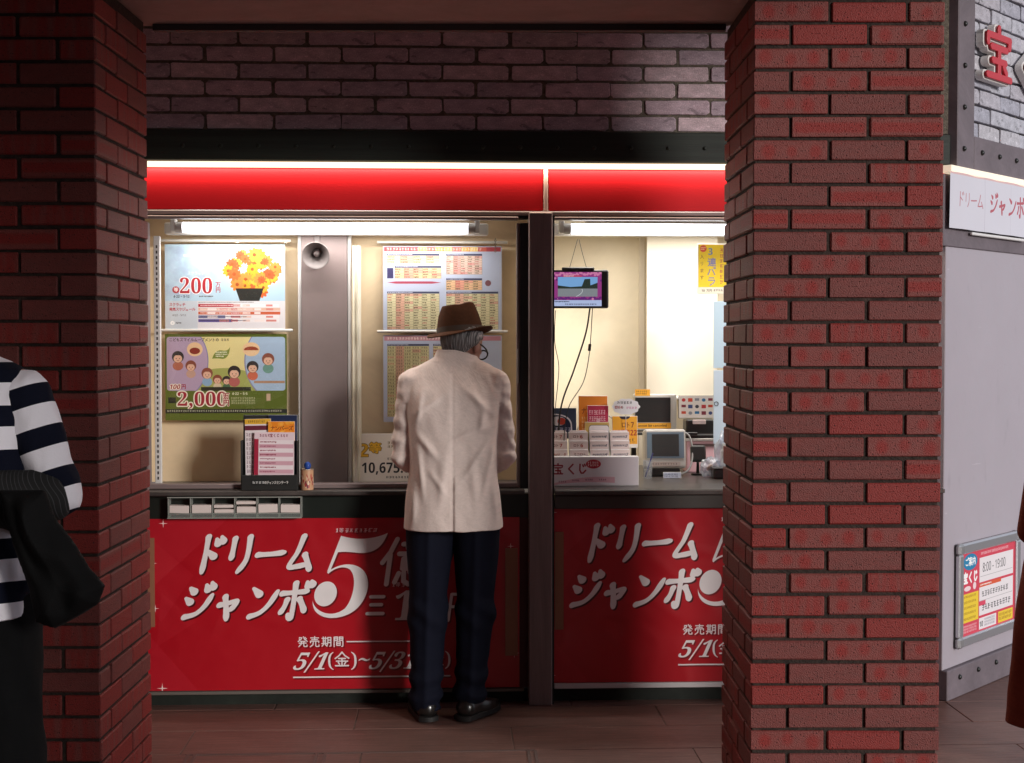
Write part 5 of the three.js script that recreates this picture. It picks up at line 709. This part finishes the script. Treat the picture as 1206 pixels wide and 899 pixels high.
// ---- the man at the counter, seen from behind (local +z is his back)
{
  const man = thing('person', 'man in cream jacket and brown hat leaning to the left window', 'person', [-0.238, 0, 0.225]);
  const head = [0.035, 1.462, -0.125], hf = headField(head, Math.PI - 0.62, 0.35, [0, 1.36, -0.07]);
  const wl = [-0.12, 0.965, -0.2], wr = [0.11, 0.965, -0.2];
  const torso = [[0.82, 0.12, 0.09, 0, 0.01], [1.0, 0.14, 0.1, 0, 0.0], [1.25, 0.16, 0.09, 0, -0.03], [1.38, 0.09, 0.07, 0, -0.06]];
  const bodyF = (x, y, z) => { let d = smin(hf(x, y, z), loft(x, y, z, torso), 0.03); for (const [s, w] of [[-1, wl], [1, wr]]) { d = smin(d, cap(x, y, z, [s * 0.16, 1.3, -0.04], [s * 0.185, 1.04, -0.02], 0.045, 0.036), 0.03); d = smin(d, cap(x, y, z, [s * 0.185, 1.04, -0.02], w, 0.036, 0.026), 0.02); const kn = s < 0 ? [-0.1, 0.42, 0.005] : [0.085, 0.42, 0], an = s < 0 ? [-0.112, 0.07, 0] : [0.062, 0.09, -0.01]; d = smin(d, cap(x, y, z, [s * 0.08, 0.8, 0.0], kn, 0.07, 0.05), 0.02); d = smin(d, cap(x, y, z, kn, an, 0.05, 0.03), 0.02); } return d; };
  const hl = handField(wl, [0.25, -0.12, -0.96], [0, -1, 0.12], -1), hr = handField(wr, [-0.25, -0.12, -0.96], [0, -1, 0.12], 1);
  part(man, 'body', mergeGeometries([meshSDF((x, y, z) => Math.max(bodyF(x, y, z), y - 1.375), [-0.26, 0.02, -0.28], [0.26, 1.4, 0.16], 0.013), meshSDF((x, y, z) => Math.max(smin(hf(x, y, z), 1, 0.01), 1.37 - y), [-0.11, 1.34, -0.28], [0.18, 1.62, 0.03], 0.0055), meshSDF(hl, ...bounds([-0.1, 0.95, -0.26], 0.1), 0.0045), meshSDF(hr, ...bounds([0.09, 0.95, -0.26], 0.1), 0.0045)]), skin);
  // grey hair round the back of the head
  const hairF = (x, y, z) => { const d = ell(x, y, z, [head[0], head[1] + 0.026, head[2] + 0.016], [0.083, 0.088, 0.094]) - 0.004 * noise(x * 160, y * 26, z * 160) - 0.004; return Math.max(d, 1.425 + (x - 0.03) * 0.75 - y + 0.008 * noise(x * 60, 2, z * 60), -0.165 - z, x - head[0] - 0.083); };
  const hairM = new THREE.MeshStandardMaterial({ map: rep(dataTex(256, 256, (u, v) => { const k = 0.44 + 0.5 * noise(u * 80, v * 5, 1) + 0.14 * noise(u * 180, v * 9, 3); return [k, k * 0.98, k * 0.98]; }, true), 8, 3), roughness: 0.6 });
  part(man, 'hair', meshSDF(hairF, [-0.08, 1.39, -0.24], [0.14, 1.57, 0.02], 0.005), hairM);
  // glasses
  { const G0 = std(0.015, 0.012, 0.012, 0.3), c = Math.cos(0.62), s = Math.sin(0.62), cn = Math.cos(0.35), sn = Math.sin(0.35), to = (a, b, e) => { const y = b * cn - e * sn, f = b * sn + e * cn; return [head[0] + a * c + f * s, head[1] + y, head[2] + a * s - f * c]; }; const gl = part(man, 'glasses', tube([to(0.082, 0.0, -0.03), to(0.083, 0.008, 0.0), to(0.08, 0.006, 0.05), to(0.066, 0.0, 0.09)], 0.0034, 20, 6), G0); part(gl, 'rim', tube(Array.from({ length: 13 }, (_, i) => { const a = i / 12 * 6.283; return to(0.042 + 0.024 * Math.cos(a), -0.006 + 0.019 * Math.sin(a), 0.09); }), 0.003, 30, 6), G0); }
  // hat: pinched crown, band, snap brim
  {
    const hat = new THREE.Group(); hat.name = 'hat'; hat.position.set(head[0] - 0.008, head[1] + 0.05, head[2] + 0.014); hat.rotation.set(-0.12, -0.62, 0.15, 'ZYX'); man.add(hat);
    const felt = cloth(0.33, 0.215, 0.15, 0.95, 0.1, 10), R = 0.099;
    const cr = new THREE.BufferGeometry(), P = [], I = [], nu = 64, nv = 26;
    for (let j = 0; j <= nv; j++) for (let i = 0; i <= nu; i++) {
      const a = i / nu * 2 * Math.PI, t = j / nv, side = clamp(t / 0.72), topT = clamp((t - 0.72) / 0.28); let r = (1 - 0.30 * Math.pow(side, 1.5)) * (1 - smooth(0, 1, topT) * 0.999), y = 0.128 * (side + 0.0) * 0.96;
      let x = 0.087 * r * Math.sin(a), z = 0.103 * r * Math.cos(a); y += 0.012 * Math.sin(topT * 1.57);
      const dent = Math.exp(-(x * x) / 0.0011) * smooth(0.55, 1, t) * 0.042, pinch = Math.exp(-Math.pow((Math.abs(x) - 0.05) / 0.03, 2)) * Math.exp(-Math.pow((z - 0.05) / 0.035, 2)) * smooth(0.4, 0.72, t) * 0.012; y -= dent + pinch; y -= 0.016 * smooth(0.3, 0.8, t) * (-z / 0.1 * 0.35 + 0.3); P.push(x, y, z);
      if (j < nv && i < nu) { const q = j * (nu + 1) + i; I.push(q, q + 1, q + nu + 1, q + 1, q + nu + 2, q + nu + 1); }
    }
    cr.setAttribute('position', new THREE.Float32BufferAttribute(P, 3)); cr.setIndex(I); cr.computeVertexNormals(); metricUV(cr); part(hat, 'crown', cr, felt);
    const ring = (r0, r1, yf, th) => { const Q = [], J = [], m = 72, rows = 8; for (let s = 0; s < 2; s++) for (let j = 0; j <= rows; j++) for (let i = 0; i <= m; i++) { const a = i / m * 2 * Math.PI, t = j / rows, k = lerp(r0, r1, t); Q.push(0.087 * k * Math.sin(a), yf(t, a) - s * th, 0.103 * k * Math.cos(a)); } const N0 = (rows + 1) * (m + 1); for (let s = 0; s < 2; s++) for (let j = 0; j < rows; j++) for (let i = 0; i < m; i++) { const q = s * N0 + j * (m + 1) + i; s ? J.push(q, q + 1, q + m + 1, q + 1, q + m + 2, q + m + 1) : J.push(q, q + m + 1, q + 1, q + 1, q + m + 1, q + m + 2); } for (let i = 0; i < m; i++) { const q = rows * (m + 1) + i; J.push(q, q + N0, q + 1, q + 1, q + N0, q + N0 + 1); } const g = new THREE.BufferGeometry(); g.setAttribute('position', new THREE.Float32BufferAttribute(Q, 3)); g.setIndex(J); g.computeVertexNormals(); return metricUV(g); };
    part(hat, 'brim', ring(0.95, 1.42, (t, a) => 0.004 - 0.012 * t + 0.02 * t * t * (0.35 - 0.75 * Math.cos(a)) + 0.016 * t * t * Math.pow(Math.abs(Math.sin(a)), 3), 0.004), felt);
    part(hat, 'band', new THREE.CylinderGeometry(1, 1.02, 0.022, 48, 1, true).scale(0.0865, 1, 0.1025).translate(0, 0.013, 0), std(0.06, 0.035, 0.022, 0.7, { side: THREE.DoubleSide }));
  }
  // jacket
  const rows = [[0.735, 0.197, 0.135, 0.0, 0.035], [0.85, 0.187, 0.132, 0, 0.03], [1.0, 0.17, 0.122, 0, 0.02], [1.15, 0.172, 0.122, 0, 0.0], [1.27, 0.186, 0.115, 0, -0.022], [1.335, 0.186, 0.098, 0.004, -0.045], [1.375, 0.158, 0.082, 0.006, -0.058], [1.408, 0.1, 0.07, 0.006, -0.07], [1.428, 0.066, 0.062, 0.006, -0.08], [1.438, 0.056, 0.056, 0.006, -0.085]];
  const fold = (x, y, z, a, b, w, amp) => { const t = clamp(((x - a[0]) * (b[0] - a[0]) + (y - a[1]) * (b[1] - a[1])) / ((b[0] - a[0]) ** 2 + (b[1] - a[1]) ** 2)), dx = x - lerp(a[0], b[0], t), dy = y - lerp(a[1], b[1], t); return amp * Math.exp(-(dx * dx + dy * dy) / (w * w)) * Math.sin(Math.PI * clamp(t, 0.04, 0.96)); };
  const F = []; for (const [a, b, w, k] of [[[0.15, 1.2], [0.02, 1.32], 0.013, 0.007], [[0.15, 1.16], [-0.02, 1.1], 0.014, 0.006], [[0.15, 1.12], [0.03, 0.95], 0.012, 0.007], [[0.16, 1.1], [0.1, 0.85], 0.012, 0.006], [[-0.15, 1.2], [-0.03, 1.28], 0.013, 0.005], [[-0.15, 1.14], [-0.05, 1.02], 0.014, 0.007], [[-0.14, 1.1], [-0.11, 0.84], 0.013, 0.007], [[-0.02, 1.12], [-0.06, 0.8], 0.02, 0.006], [[0.07, 1.06], [0.09, 0.78], 0.018, 0.006], [[-0.1, 1.0], [-0.03, 0.9], 0.012, 0.005], [[0.12, 1.24], [0.1, 1.12], 0.012, 0.006], [[0.05, 1.34], [0.12, 1.2], 0.015, 0.004], [[-0.12, 1.31], [-0.14, 1.16], 0.012, 0.006], [[-0.15, 0.92], [-0.16, 0.76], 0.014, 0.005], [[0.15, 0.95], [0.17, 0.77], 0.014, 0.005]]) F.push([a, b, w, k]);
  const jk = (x, y, z) => {
    let d = loft(x, y, z, rows); const back = z > -0.05;
    if (y < 1.4) { let w = 0; if (back) for (const q of F) w += 1.25 * fold(x, y, z, ...q); w += 0.005 * noise(x * 9 + 3, y * 5, z * 6) + 0.003 * noise(x * 24, y * 11 + x * 8, z * 10 + 4); if (back && y < 1.36) w -= 0.002 * Math.exp(-((x + 0.004) ** 2) / 0.00003); if (back && y < 0.98) w += 0.006 * smooth(-0.002, 0.003, x) * (1 - smooth(0.05, 0.12, x)) * smooth(0.98, 0.94, y); d -= w; }
    for (const s of [-1, 1]) { const el = [s * 0.192, 1.035, -0.015], w = s < 0 ? wl : wr, w2 = [lerp(el[0], w[0], 0.86), lerp(el[1], w[1], 0.86), lerp(el[2], w[2], 0.86)];
      const wr_ = 0.008 * noise(x * 14 + s * 7, y * 26, z * 14) + 0.003 * Math.sin(y * 85 + x * 40 * s + 2 * noise(x * 12, y * 6, z * 12)) * Math.exp(-((y - 1.06) ** 2) / 0.006) + 0.003 * noise(x * 40, y * 34, z * 30);
      const sl = Math.min(cap(x, y, z, [s * 0.16, 1.312, -0.04], el, 0.06, 0.052), cap(x, y, z, el, w2, 0.053, 0.042)) - wr_; d = smin(d, sl, y > 1.24 ? 0.016 : 0.004); }
    d = Math.max(d, 0.758 + 0.01 * noise(x * 7, 1, z * 5) + 0.02 * smooth(0.0, -0.2, x) * 0 - y);
    const collar = Math.max(Math.abs(loft(x, y, z, [[1.36, 0.088, 0.084, 0.008, -0.062], [1.42, 0.079, 0.074, 0.01, -0.076], [1.458, 0.07, 0.069, 0.012, -0.086], [1.6, 0.07, 0.069, 0.012, -0.086]]) + 0.0005) - 0.0055, y - 1.448 + 0.25 * clamp(-0.1 - z, 0, 0.1) + 0.3 * Math.max(0, x - 0.01), 1.385 - y - Math.abs(x) * 0.35);
    return smin(d, collar, 0.006);
  };
  part(man, 'jacket', meshSDF(jk, [-0.28, 0.72, -0.26], [0.28, 1.475, 0.2], 0.0068), cloth(0.895, 0.83, 0.80, 0.95, 0.05, 8, { bumpMap: rep(linenBump, 1.3, 1.3), bumpScale: 0.0013 }));
  // trousers with pressed creases
  const tr = (x, y, z) => { let d = 1; for (const [s, top, kn, an, r] of [[-1, [-0.092, 0.8, 0.01], [-0.1, 0.42, 0.005], [-0.112, 0.06, 0.0], 0], [1, [0.088, 0.8, 0.01], [0.085, 0.42, 0.0], [0.062, 0.085, -0.01], 0]]) { let q = smin(cap(x, y, z, top, kn, 0.098, 0.07), cap(x, y, z, kn, an, 0.07, 0.062), 0.04); const cx = lerp(an[0], top[0], clamp((y - 0.05) / 0.75)); q -= 0.007 * Math.exp(-((x - cx) ** 2) / 0.0002) * (z > 0 ? 1 : 0) + 0.004 * noise(x * 12 + s * 5, y * 7, z * 9) + (y < 0.26 ? 0.007 * Math.sin(y * 78 + 2.5 * noise(x * 9, y * 4, s)) * smooth(0.3, 0.12, y) : 0) + 0.004 * Math.sin(y * 60 + x * 50) * Math.exp(-((y - 0.42) ** 2) / 0.004); q = Math.max(q, an[1] - 0.018 - y + z * 0.05); d = smin(d, q, 0.012); } return Math.max(d, y - 0.86); };
  part(man, 'trousers', meshSDF(tr, [-0.23, 0.02, -0.14], [0.23, 0.88, 0.15], 0.0085), cloth(0.07, 0.08, 0.135, 0.85, 0.12, 8));
  // shoes
  for (const [hx, hz, a] of [[-0.105, 0.02, -0.25], [0.05, 0.02, 0.62]]) {
    const sh = new THREE.Group(); sh.name = 'shoe'; sh.position.set(hx, 0.0, hz); sh.rotation.y = -a; man.add(sh);
    const up = (x, y, z) => Math.max(smin(cap(x, y, z, [0, 0.052, 0.0], [0, 0.045, -0.13], 0.042, 0.04), cap(x, y, z, [0, 0.04, -0.1], [0, 0.03, -0.18], 0.042, 0.03), 0.03), 0.02 - y, y - 0.085 - z * 0.2);
    part(sh, 'upper', meshSDF(up, [-0.07, 0, -0.24], [0.07, 0.12, 0.07], 0.006), phy(0.012, 0.01, 0.009, 0.28, { clearcoat: 0.4, clearcoatRoughness: 0.2 }));
    const so = new THREE.Shape(); so.moveTo(-0.036, 0.03); so.quadraticCurveTo(0, 0.06, 0.036, 0.03); so.lineTo(0.042, -0.1); so.quadraticCurveTo(0.045, -0.2, 0, -0.222); so.quadraticCurveTo(-0.045, -0.2, -0.042, -0.1); so.closePath();
    part(sh, 'sole', new THREE.ExtrudeGeometry(so, { depth: 0.017, bevelEnabled: true, bevelSize: 0.003, bevelThickness: 0.002, bevelSegments: 1 }).rotateX(Math.PI / 2).scale(1, 1, 1).translate(0, 0.0245, 0), std(0.008, 0.007, 0.007, 0.6));
  }
}

// ---- the person in the striped shirt by the left pillar, facing the camera (local +z is the front)
const bx0 = [-1.492, 0, 2.12];
{
  const p = thing('person', 'person in navy and white striped shirt carrying a black bag', 'person', bx0);
  const head = [-0.045, 1.6, 0.02], hf = headField(head, -0.9, 0.05, [-0.01, 1.42, -0.01]);
  const E = [0.262, 1.105, 0.02], wr = [0.02, 1.075, 0.19], El = [-0.25, 1.12, -0.02], wl = [-0.24, 0.88, 0.06];
  const bodyF = (x, y, z) => { let d = Math.max(smin(hf(x, y, z), 1, 0.01), 1.45 - y); d = smin(d, loft(x, y, z, [[0.8, 0.14, 0.1, 0, 0], [1.1, 0.14, 0.1, 0, 0], [1.36, 0.15, 0.09, 0, 0], [1.46, 0.06, 0.06, -0.01, 0]]), 0.03); d = smin(d, cap(x, y, z, [0.17, 1.37, 0], E, 0.045, 0.036), 0.02); d = smin(d, cap(x, y, z, E, wr, 0.036, 0.026), 0.01); d = smin(d, cap(x, y, z, [-0.17, 1.37, 0], El, 0.045, 0.036), 0.02); d = smin(d, cap(x, y, z, El, wl, 0.036, 0.026), 0.01); for (const s of [-1, 1]) { d = smin(d, cap(x, y, z, [s * 0.09, 0.82, 0], [s * 0.1, 0.1, 0], 0.075, 0.035), 0.02); } return d; };
  part(p, 'body', mergeGeometries([meshSDF(bodyF, [-0.32, 0.06, -0.14], [0.32, 1.74, 0.24], 0.012), meshSDF(handField(wr, [-0.9, -0.1, 0.4], [0, -1, 0], 1), ...bounds([-0.05, 1.06, 0.22], 0.12), 0.0045), meshSDF(handField(wl, [0, -1, 0.05], [1, 0, 0], 1), ...bounds([-0.24, 0.8, 0.06], 0.12), 0.0045)]), skin);
  const hair = (x, y, z) => Math.max(ell(x, y, z, [head[0], head[1] + 0.03, head[2] - 0.01], [0.09, 0.1, 0.105]) - 0.006 * noise(x * 60, y * 20, z * 60), 1.56 - y + (z > 0.05 ? (z - 0.05) * 2 : 0));
  part(p, 'hair', meshSDF(hair, [-0.17, 1.52, -0.13], [0.08, 1.75, 0.15], 0.007), std(0.015, 0.012, 0.01, 0.5));
  const stripes = dataTex(8, 512, (u, v) => (((v * 512) | 0) % 512 < 268 ? [0.93, 0.92, 0.95] : [0.065, 0.075, 0.135]), true); stripes.magFilter = THREE.LinearFilter;
  const sm = new THREE.MeshPhysicalMaterial({ map: stripes, bumpMap: rep(weave, 8, 1), bumpScale: 0.0006, roughness: 0.95, specularIntensity: 0.3 });
  const wrk = (x, y, z) => 0.005 * noise(x * 9, y * 8, z * 8 + 3) + 0.005 * noise(x * 20 + y * 10, y * 5, z * 12) + 0.003 * noise(x * 40, y * 22, z * 30);
  const tf = (x, y, z) => { let d = loft(x, y, z, [[0.79, 0.205, 0.14, 0, 0.01], [0.95, 0.2, 0.135, 0, 0.01], [1.2, 0.205, 0.13, 0, 0.0], [1.35, 0.208, 0.112, 0, -0.005], [1.395, 0.19, 0.1, 0, -0.008], [1.43, 0.14, 0.09, 0, -0.01], [1.458, 0.088, 0.08, -0.005, -0.01], [1.47, 0.078, 0.075, -0.005, -0.01]]) - wrk(x, y, z); d = Math.max(d, 0.805 + 0.006 * noise(x * 6, 0, z * 6) - y); return Math.max(d, -Math.max(Math.hypot((x + 0.012) / 1, (y - 1.47) * 1.0, (z - 0.02)) - 0.072, -1)); };
  const shirt = part(p, 'shirt', meshSDF(tf, [-0.24, 0.78, -0.17], [0.24, 1.49, 0.18], 0.0075), sm);
  { const q = shirt.geometry.attributes.position, uv = shirt.geometry.attributes.uv; for (let i = 0; i < q.count; i++) uv.setXY(i, q.getX(i), (q.getY(i) - 0.79) / 0.1075 + 0.05 + 0.06 * noise(q.getX(i) * 5, 0, q.getZ(i) * 5)); }
  part(shirt, 'collar', new THREE.TorusGeometry(0.068, 0.011, 10, 40).rotateX(Math.PI / 2 - 0.32).translate(-0.008, 1.452, 0.006), std(0.008, 0.009, 0.016, 0.95));
  for (const [S, A, B, sd] of [[[0.178, 1.338, 0], E, wr, 1], [[-0.178, 1.338, 0], El, wl, -1]]) {
    const sf = (x, y, z) => Math.min(cap(x, y, z, S, A, 0.072, 0.062), cap(x, y, z, A, B, 0.062, 0.05)) - wrk(x + 3, y, z) - 0.004 * Math.sin(y * 70 + x * 30) * Math.exp(-((y - 1.14) ** 2) / 0.004);
    const g = meshSDF(sf, [Math.min(S[0], A[0], B[0]) - 0.1, 0.8, -0.13], [Math.max(S[0], A[0], B[0]) + 0.1, 1.47, 0.29], 0.0075), q = g.attributes.position, uv = g.attributes.uv;
    const L1 = Math.hypot(A[0] - S[0], A[1] - S[1], A[2] - S[2]);
    for (let i = 0; i < q.count; i++) { const x = q.getX(i), y = q.getY(i), z = q.getZ(i); const t1 = ((x - S[0]) * (A[0] - S[0]) + (y - S[1]) * (A[1] - S[1]) + (z - S[2]) * (A[2] - S[2])) / L1; const e = cap(x, y, z, S, A, 0.072, 0.062) <= cap(x, y, z, A, B, 0.062, 0.05) ? t1 : L1 + ((x - A[0]) * (B[0] - A[0]) + (y - A[1]) * (B[1] - A[1]) + (z - A[2]) * (B[2] - A[2])) / Math.hypot(B[0] - A[0], B[1] - A[1], B[2] - A[2]); uv.setXY(i, x, e / 0.1075 + 0.72); }
    part(shirt, 'sleeve', g, sm);
  }
  const tr = (x, y, z) => { let d = 1; for (const s of [-1, 1]) { const q = smin(cap(x, y, z, [s * 0.1, 0.84, 0], [s * 0.115, 0.45, 0.01], 0.115, 0.105), cap(x, y, z, [s * 0.115, 0.45, 0.01], [s * 0.125, 0.05, 0], 0.105, 0.1), 0.03) - wrk(x, y * 0.5, z); d = smin(d, Math.max(q, 0.045 - y), 0.01); } return Math.max(d, y - 0.86); };
  part(p, 'trousers', meshSDF(tr, [-0.27, 0.02, -0.14], [0.27, 0.88, 0.15], 0.01), cloth(0.07, 0.07, 0.075, 0.95, 0.1, 8));
  for (const s of [-1, 1]) part(p, 'shoe', meshSDF((x, y, z) => Math.max(smin(cap(x, y, z, [s * 0.12, 0.05, -0.05], [s * 0.125, 0.045, 0.06], 0.045, 0.043), cap(x, y, z, [s * 0.125, 0.04, 0.06], [s * 0.135, 0.03, 0.14], 0.043, 0.034), 0.03), 0.002 - y), [s * 0.125 - 0.09, -0.01, -0.13], [s * 0.125 + 0.09, 0.13, 0.22], 0.009), std(0.02, 0.02, 0.02, 0.6));
  // pinstriped jacket carried over the forearm
  const j = thing('folded_jacket', 'dark pinstriped jacket folded over the forearm of the striped shirt', 'jacket', bx0);
  const jf = (x, y, z) => { let d = cap(x, y * 0.86 + 0.152, z, [E[0] - 0.02, 1.095, 0.045], [0.0, 1.09, 0.19], 0.06, 0.075); d = Math.max(d, -(cap(x, y, z, E, wr, 0.058, 0.052) + 0.01) - 1); return d - 0.008 * noise(x * 16, y * 8, z * 16) - 0.007 * Math.sin(x * 48 + y * 22 + 3 * noise(x * 7, y * 7, z * 7)) * smooth(1.14, 1.02, y); };
  const pin = new THREE.MeshStandardMaterial({ map: rep(dataTex(64, 256, (u, v) => { const l = ((u * 64) | 0) % 16 < 2 ? 0.24 : 0.05; return [l, l, l * 1.05]; }, true), 24, 1), roughness: 0.85 });
  const jg = meshSDF(jf, [-0.14, 0.98, -0.07], [0.36, 1.2, 0.31], 0.0075), jp_ = jg.attributes.position, ju = jg.attributes.uv; for (let i = 0; i < jp_.count; i++) ju.setXY(i, jp_.getX(i) + jp_.getY(i) * 0.3 + 0.02 * noise(jp_.getX(i) * 12, jp_.getY(i) * 12), jp_.getY(i));
  part(j, 'cloth', jg, pin);
  // black cloth bag hanging from the forearm
  const bag = thing('shoulder_bag', 'slouchy black cloth bag hanging from the folded jacket', 'bag', [-1.15, 0, 2.345]);
  const poly = [[-0.15, 1.13], [-0.05, 1.13], [-0.03, 1.067], [0.015, 1.007], [0.05, 0.947], [0.085, 0.907], [0.07, 0.867], [0.02, 0.837], [-0.03, 0.811], [-0.07, 0.827], [-0.085, 0.907], [-0.12, 1.007]];
  const pd = (x, y) => { let d = 1, ins = false; for (let i = 0, q = poly.length - 1; i < poly.length; q = i++) { const [ax, ay] = poly[i], [bx, by] = poly[q], ex = bx - ax, ey = by - ay, t = clamp(((x - ax) * ex + (y - ay) * ey) / (ex * ex + ey * ey)); d = Math.min(d, Math.hypot(x - ax - ex * t, y - ay - ey * t)); if ((ay > y) !== (by > y) && x < (bx - ax) * (y - ay) / (by - ay) + ax) ins = !ins; } return ins ? -d : d; };
  const bf = (x, y, z) => { const d = pd(x, y), along = 0.9 * x + 0.44 * y, f = 0.009 * Math.sin(along * 62 + 4 * noise(x * 9, y * 6, 2)) + 0.01 * noise(x * 14, y * 8, 5); return Math.max(d - 0.004, (Math.abs(z) - 0.055 * Math.sqrt(clamp(-d / 0.07 + 0.05)) - f * clamp(-d / 0.03)) * 0.7); };
  part(bag, 'pouch', meshSDF(bf, [-0.18, 0.79, -0.09], [0.11, 1.15, 0.09], 0.0058), cloth(0.06, 0.06, 0.064, 0.8, 0.1, 10));
  part(bag, 'seam', tube([[0.083, 0.9, 0.0], [0.068, 0.868, 0.004], [0.02, 0.836, 0.004], [-0.03, 0.81, 0.0]], 0.0035, 24, 6), std(0.008, 0.008, 0.009, 0.85));
}

// ---- the passer-by in the long brown coat, of whom only the coat's edge is in view
{
  const p = thing('person', 'passer-by in a long brown coat beside the opening hours notice', 'person', [1.955, 0, 1.02], 0.3);
  const head = [0, 1.56, 0], hf = headField(head, Math.PI - 0.5, 0.05, [0, 1.38, 0]);
  const bodyF = (x, y, z) => { let d = Math.max(hf(x, y, z), 1.36 - y); d = smin(d, loft(x, y, z, [[0.8, 0.13, 0.1, 0, 0], [1.3, 0.15, 0.09, 0, 0], [1.41, 0.06, 0.06, 0, 0]]), 0.03); for (const s of [-1, 1]) { d = smin(d, cap(x, y, z, [s * 0.08, 0.8, 0], [s * 0.085, 0.05, 0], 0.07, 0.04), 0.02); d = smin(d, cap(x, y, z, [s * 0.15, 1.33, 0], [s * 0.2, 1.05, 0], 0.045, 0.035), 0.02); d = smin(d, cap(x, y, z, [s * 0.2, 1.05, 0], [s * 0.21, 0.82, -0.06], 0.035, 0.026), 0.02); } return d; };
  part(p, 'body', mergeGeometries([meshSDF(bodyF, [-0.28, 0.03, -0.14], [0.28, 1.7, 0.16], 0.0125), meshSDF(handField([-0.21, 0.82, -0.06], [0, -1, -0.1], [1, 0, 0], -1), ...bounds([-0.21, 0.74, -0.06], 0.12), 0.005), meshSDF(handField([0.21, 0.82, -0.06], [0, -1, -0.1], [-1, 0, 0], 1), ...bounds([0.21, 0.74, -0.06], 0.12), 0.005)]), skin);
  part(p, 'hair', meshSDF((x, y, z) => Math.max(smin(ell(x, y, z, [0, 1.59, 0.01], [0.092, 0.1, 0.105]), cap(x, y, z, [0, 1.56, 0.04], [0, 1.42, 0.06], 0.08, 0.06), 0.03) - 0.005 * noise(x * 50, y * 9, z * 50), -0.03 - z - (y - 1.6)), [-0.12, 1.33, -0.13], [0.12, 1.72, 0.16], 0.008), std(0.014, 0.011, 0.009, 0.5));
  const ct = (x, y, z) => { const a = Math.atan2(z, x); let d = loft(x, y, z, [[0.155, 0.285, 0.23, 0, 0], [0.6, 0.265, 0.2, 0, 0], [1.0, 0.2, 0.14, 0, 0], [1.25, 0.19, 0.12, 0, 0], [1.33, 0.16, 0.1, 0, 0], [1.39, 0.075, 0.07, 0, 0], [1.42, 0.065, 0.065, 0, 0]]) - 0.012 * Math.sin(a * 9 + 2 * noise(x * 3, y * 2, z * 3)) * smooth(1.0, 0.2, y) - 0.004 * noise(x * 14, y * 9, z * 14); for (const s of [-1, 1]) { d = smin(d, cap(x, y, z, [s * 0.155, 1.3, 0], [s * 0.235, 1.05, 0], 0.062, 0.058), 0.02); d = smin(d, cap(x, y, z, [s * 0.235, 1.05, 0], [s * 0.235, 0.84, -0.055], 0.056, 0.048), 0.01); } return Math.max(d, 0.165 - y); };
  part(p, 'coat', meshSDF(ct, [-0.38, 0.13, -0.3], [0.38, 1.45, 0.3], 0.0105), cloth(0.42, 0.2, 0.15, 0.85, 0.1, 8));
  for (const s of [-1, 1]) part(p, 'shoe', meshSDF((x, y, z) => Math.max(cap(x, y, z, [s * 0.085, 0.045, 0.04], [s * 0.09, 0.035, -0.14], 0.042, 0.034), 0.002 - y), [s * 0.085 - 0.08, -0.01, -0.22], [s * 0.085 + 0.08, 0.12, 0.12], 0.009), std(0.02, 0.015, 0.012, 0.5));
}

renderer.render(scene, camera);
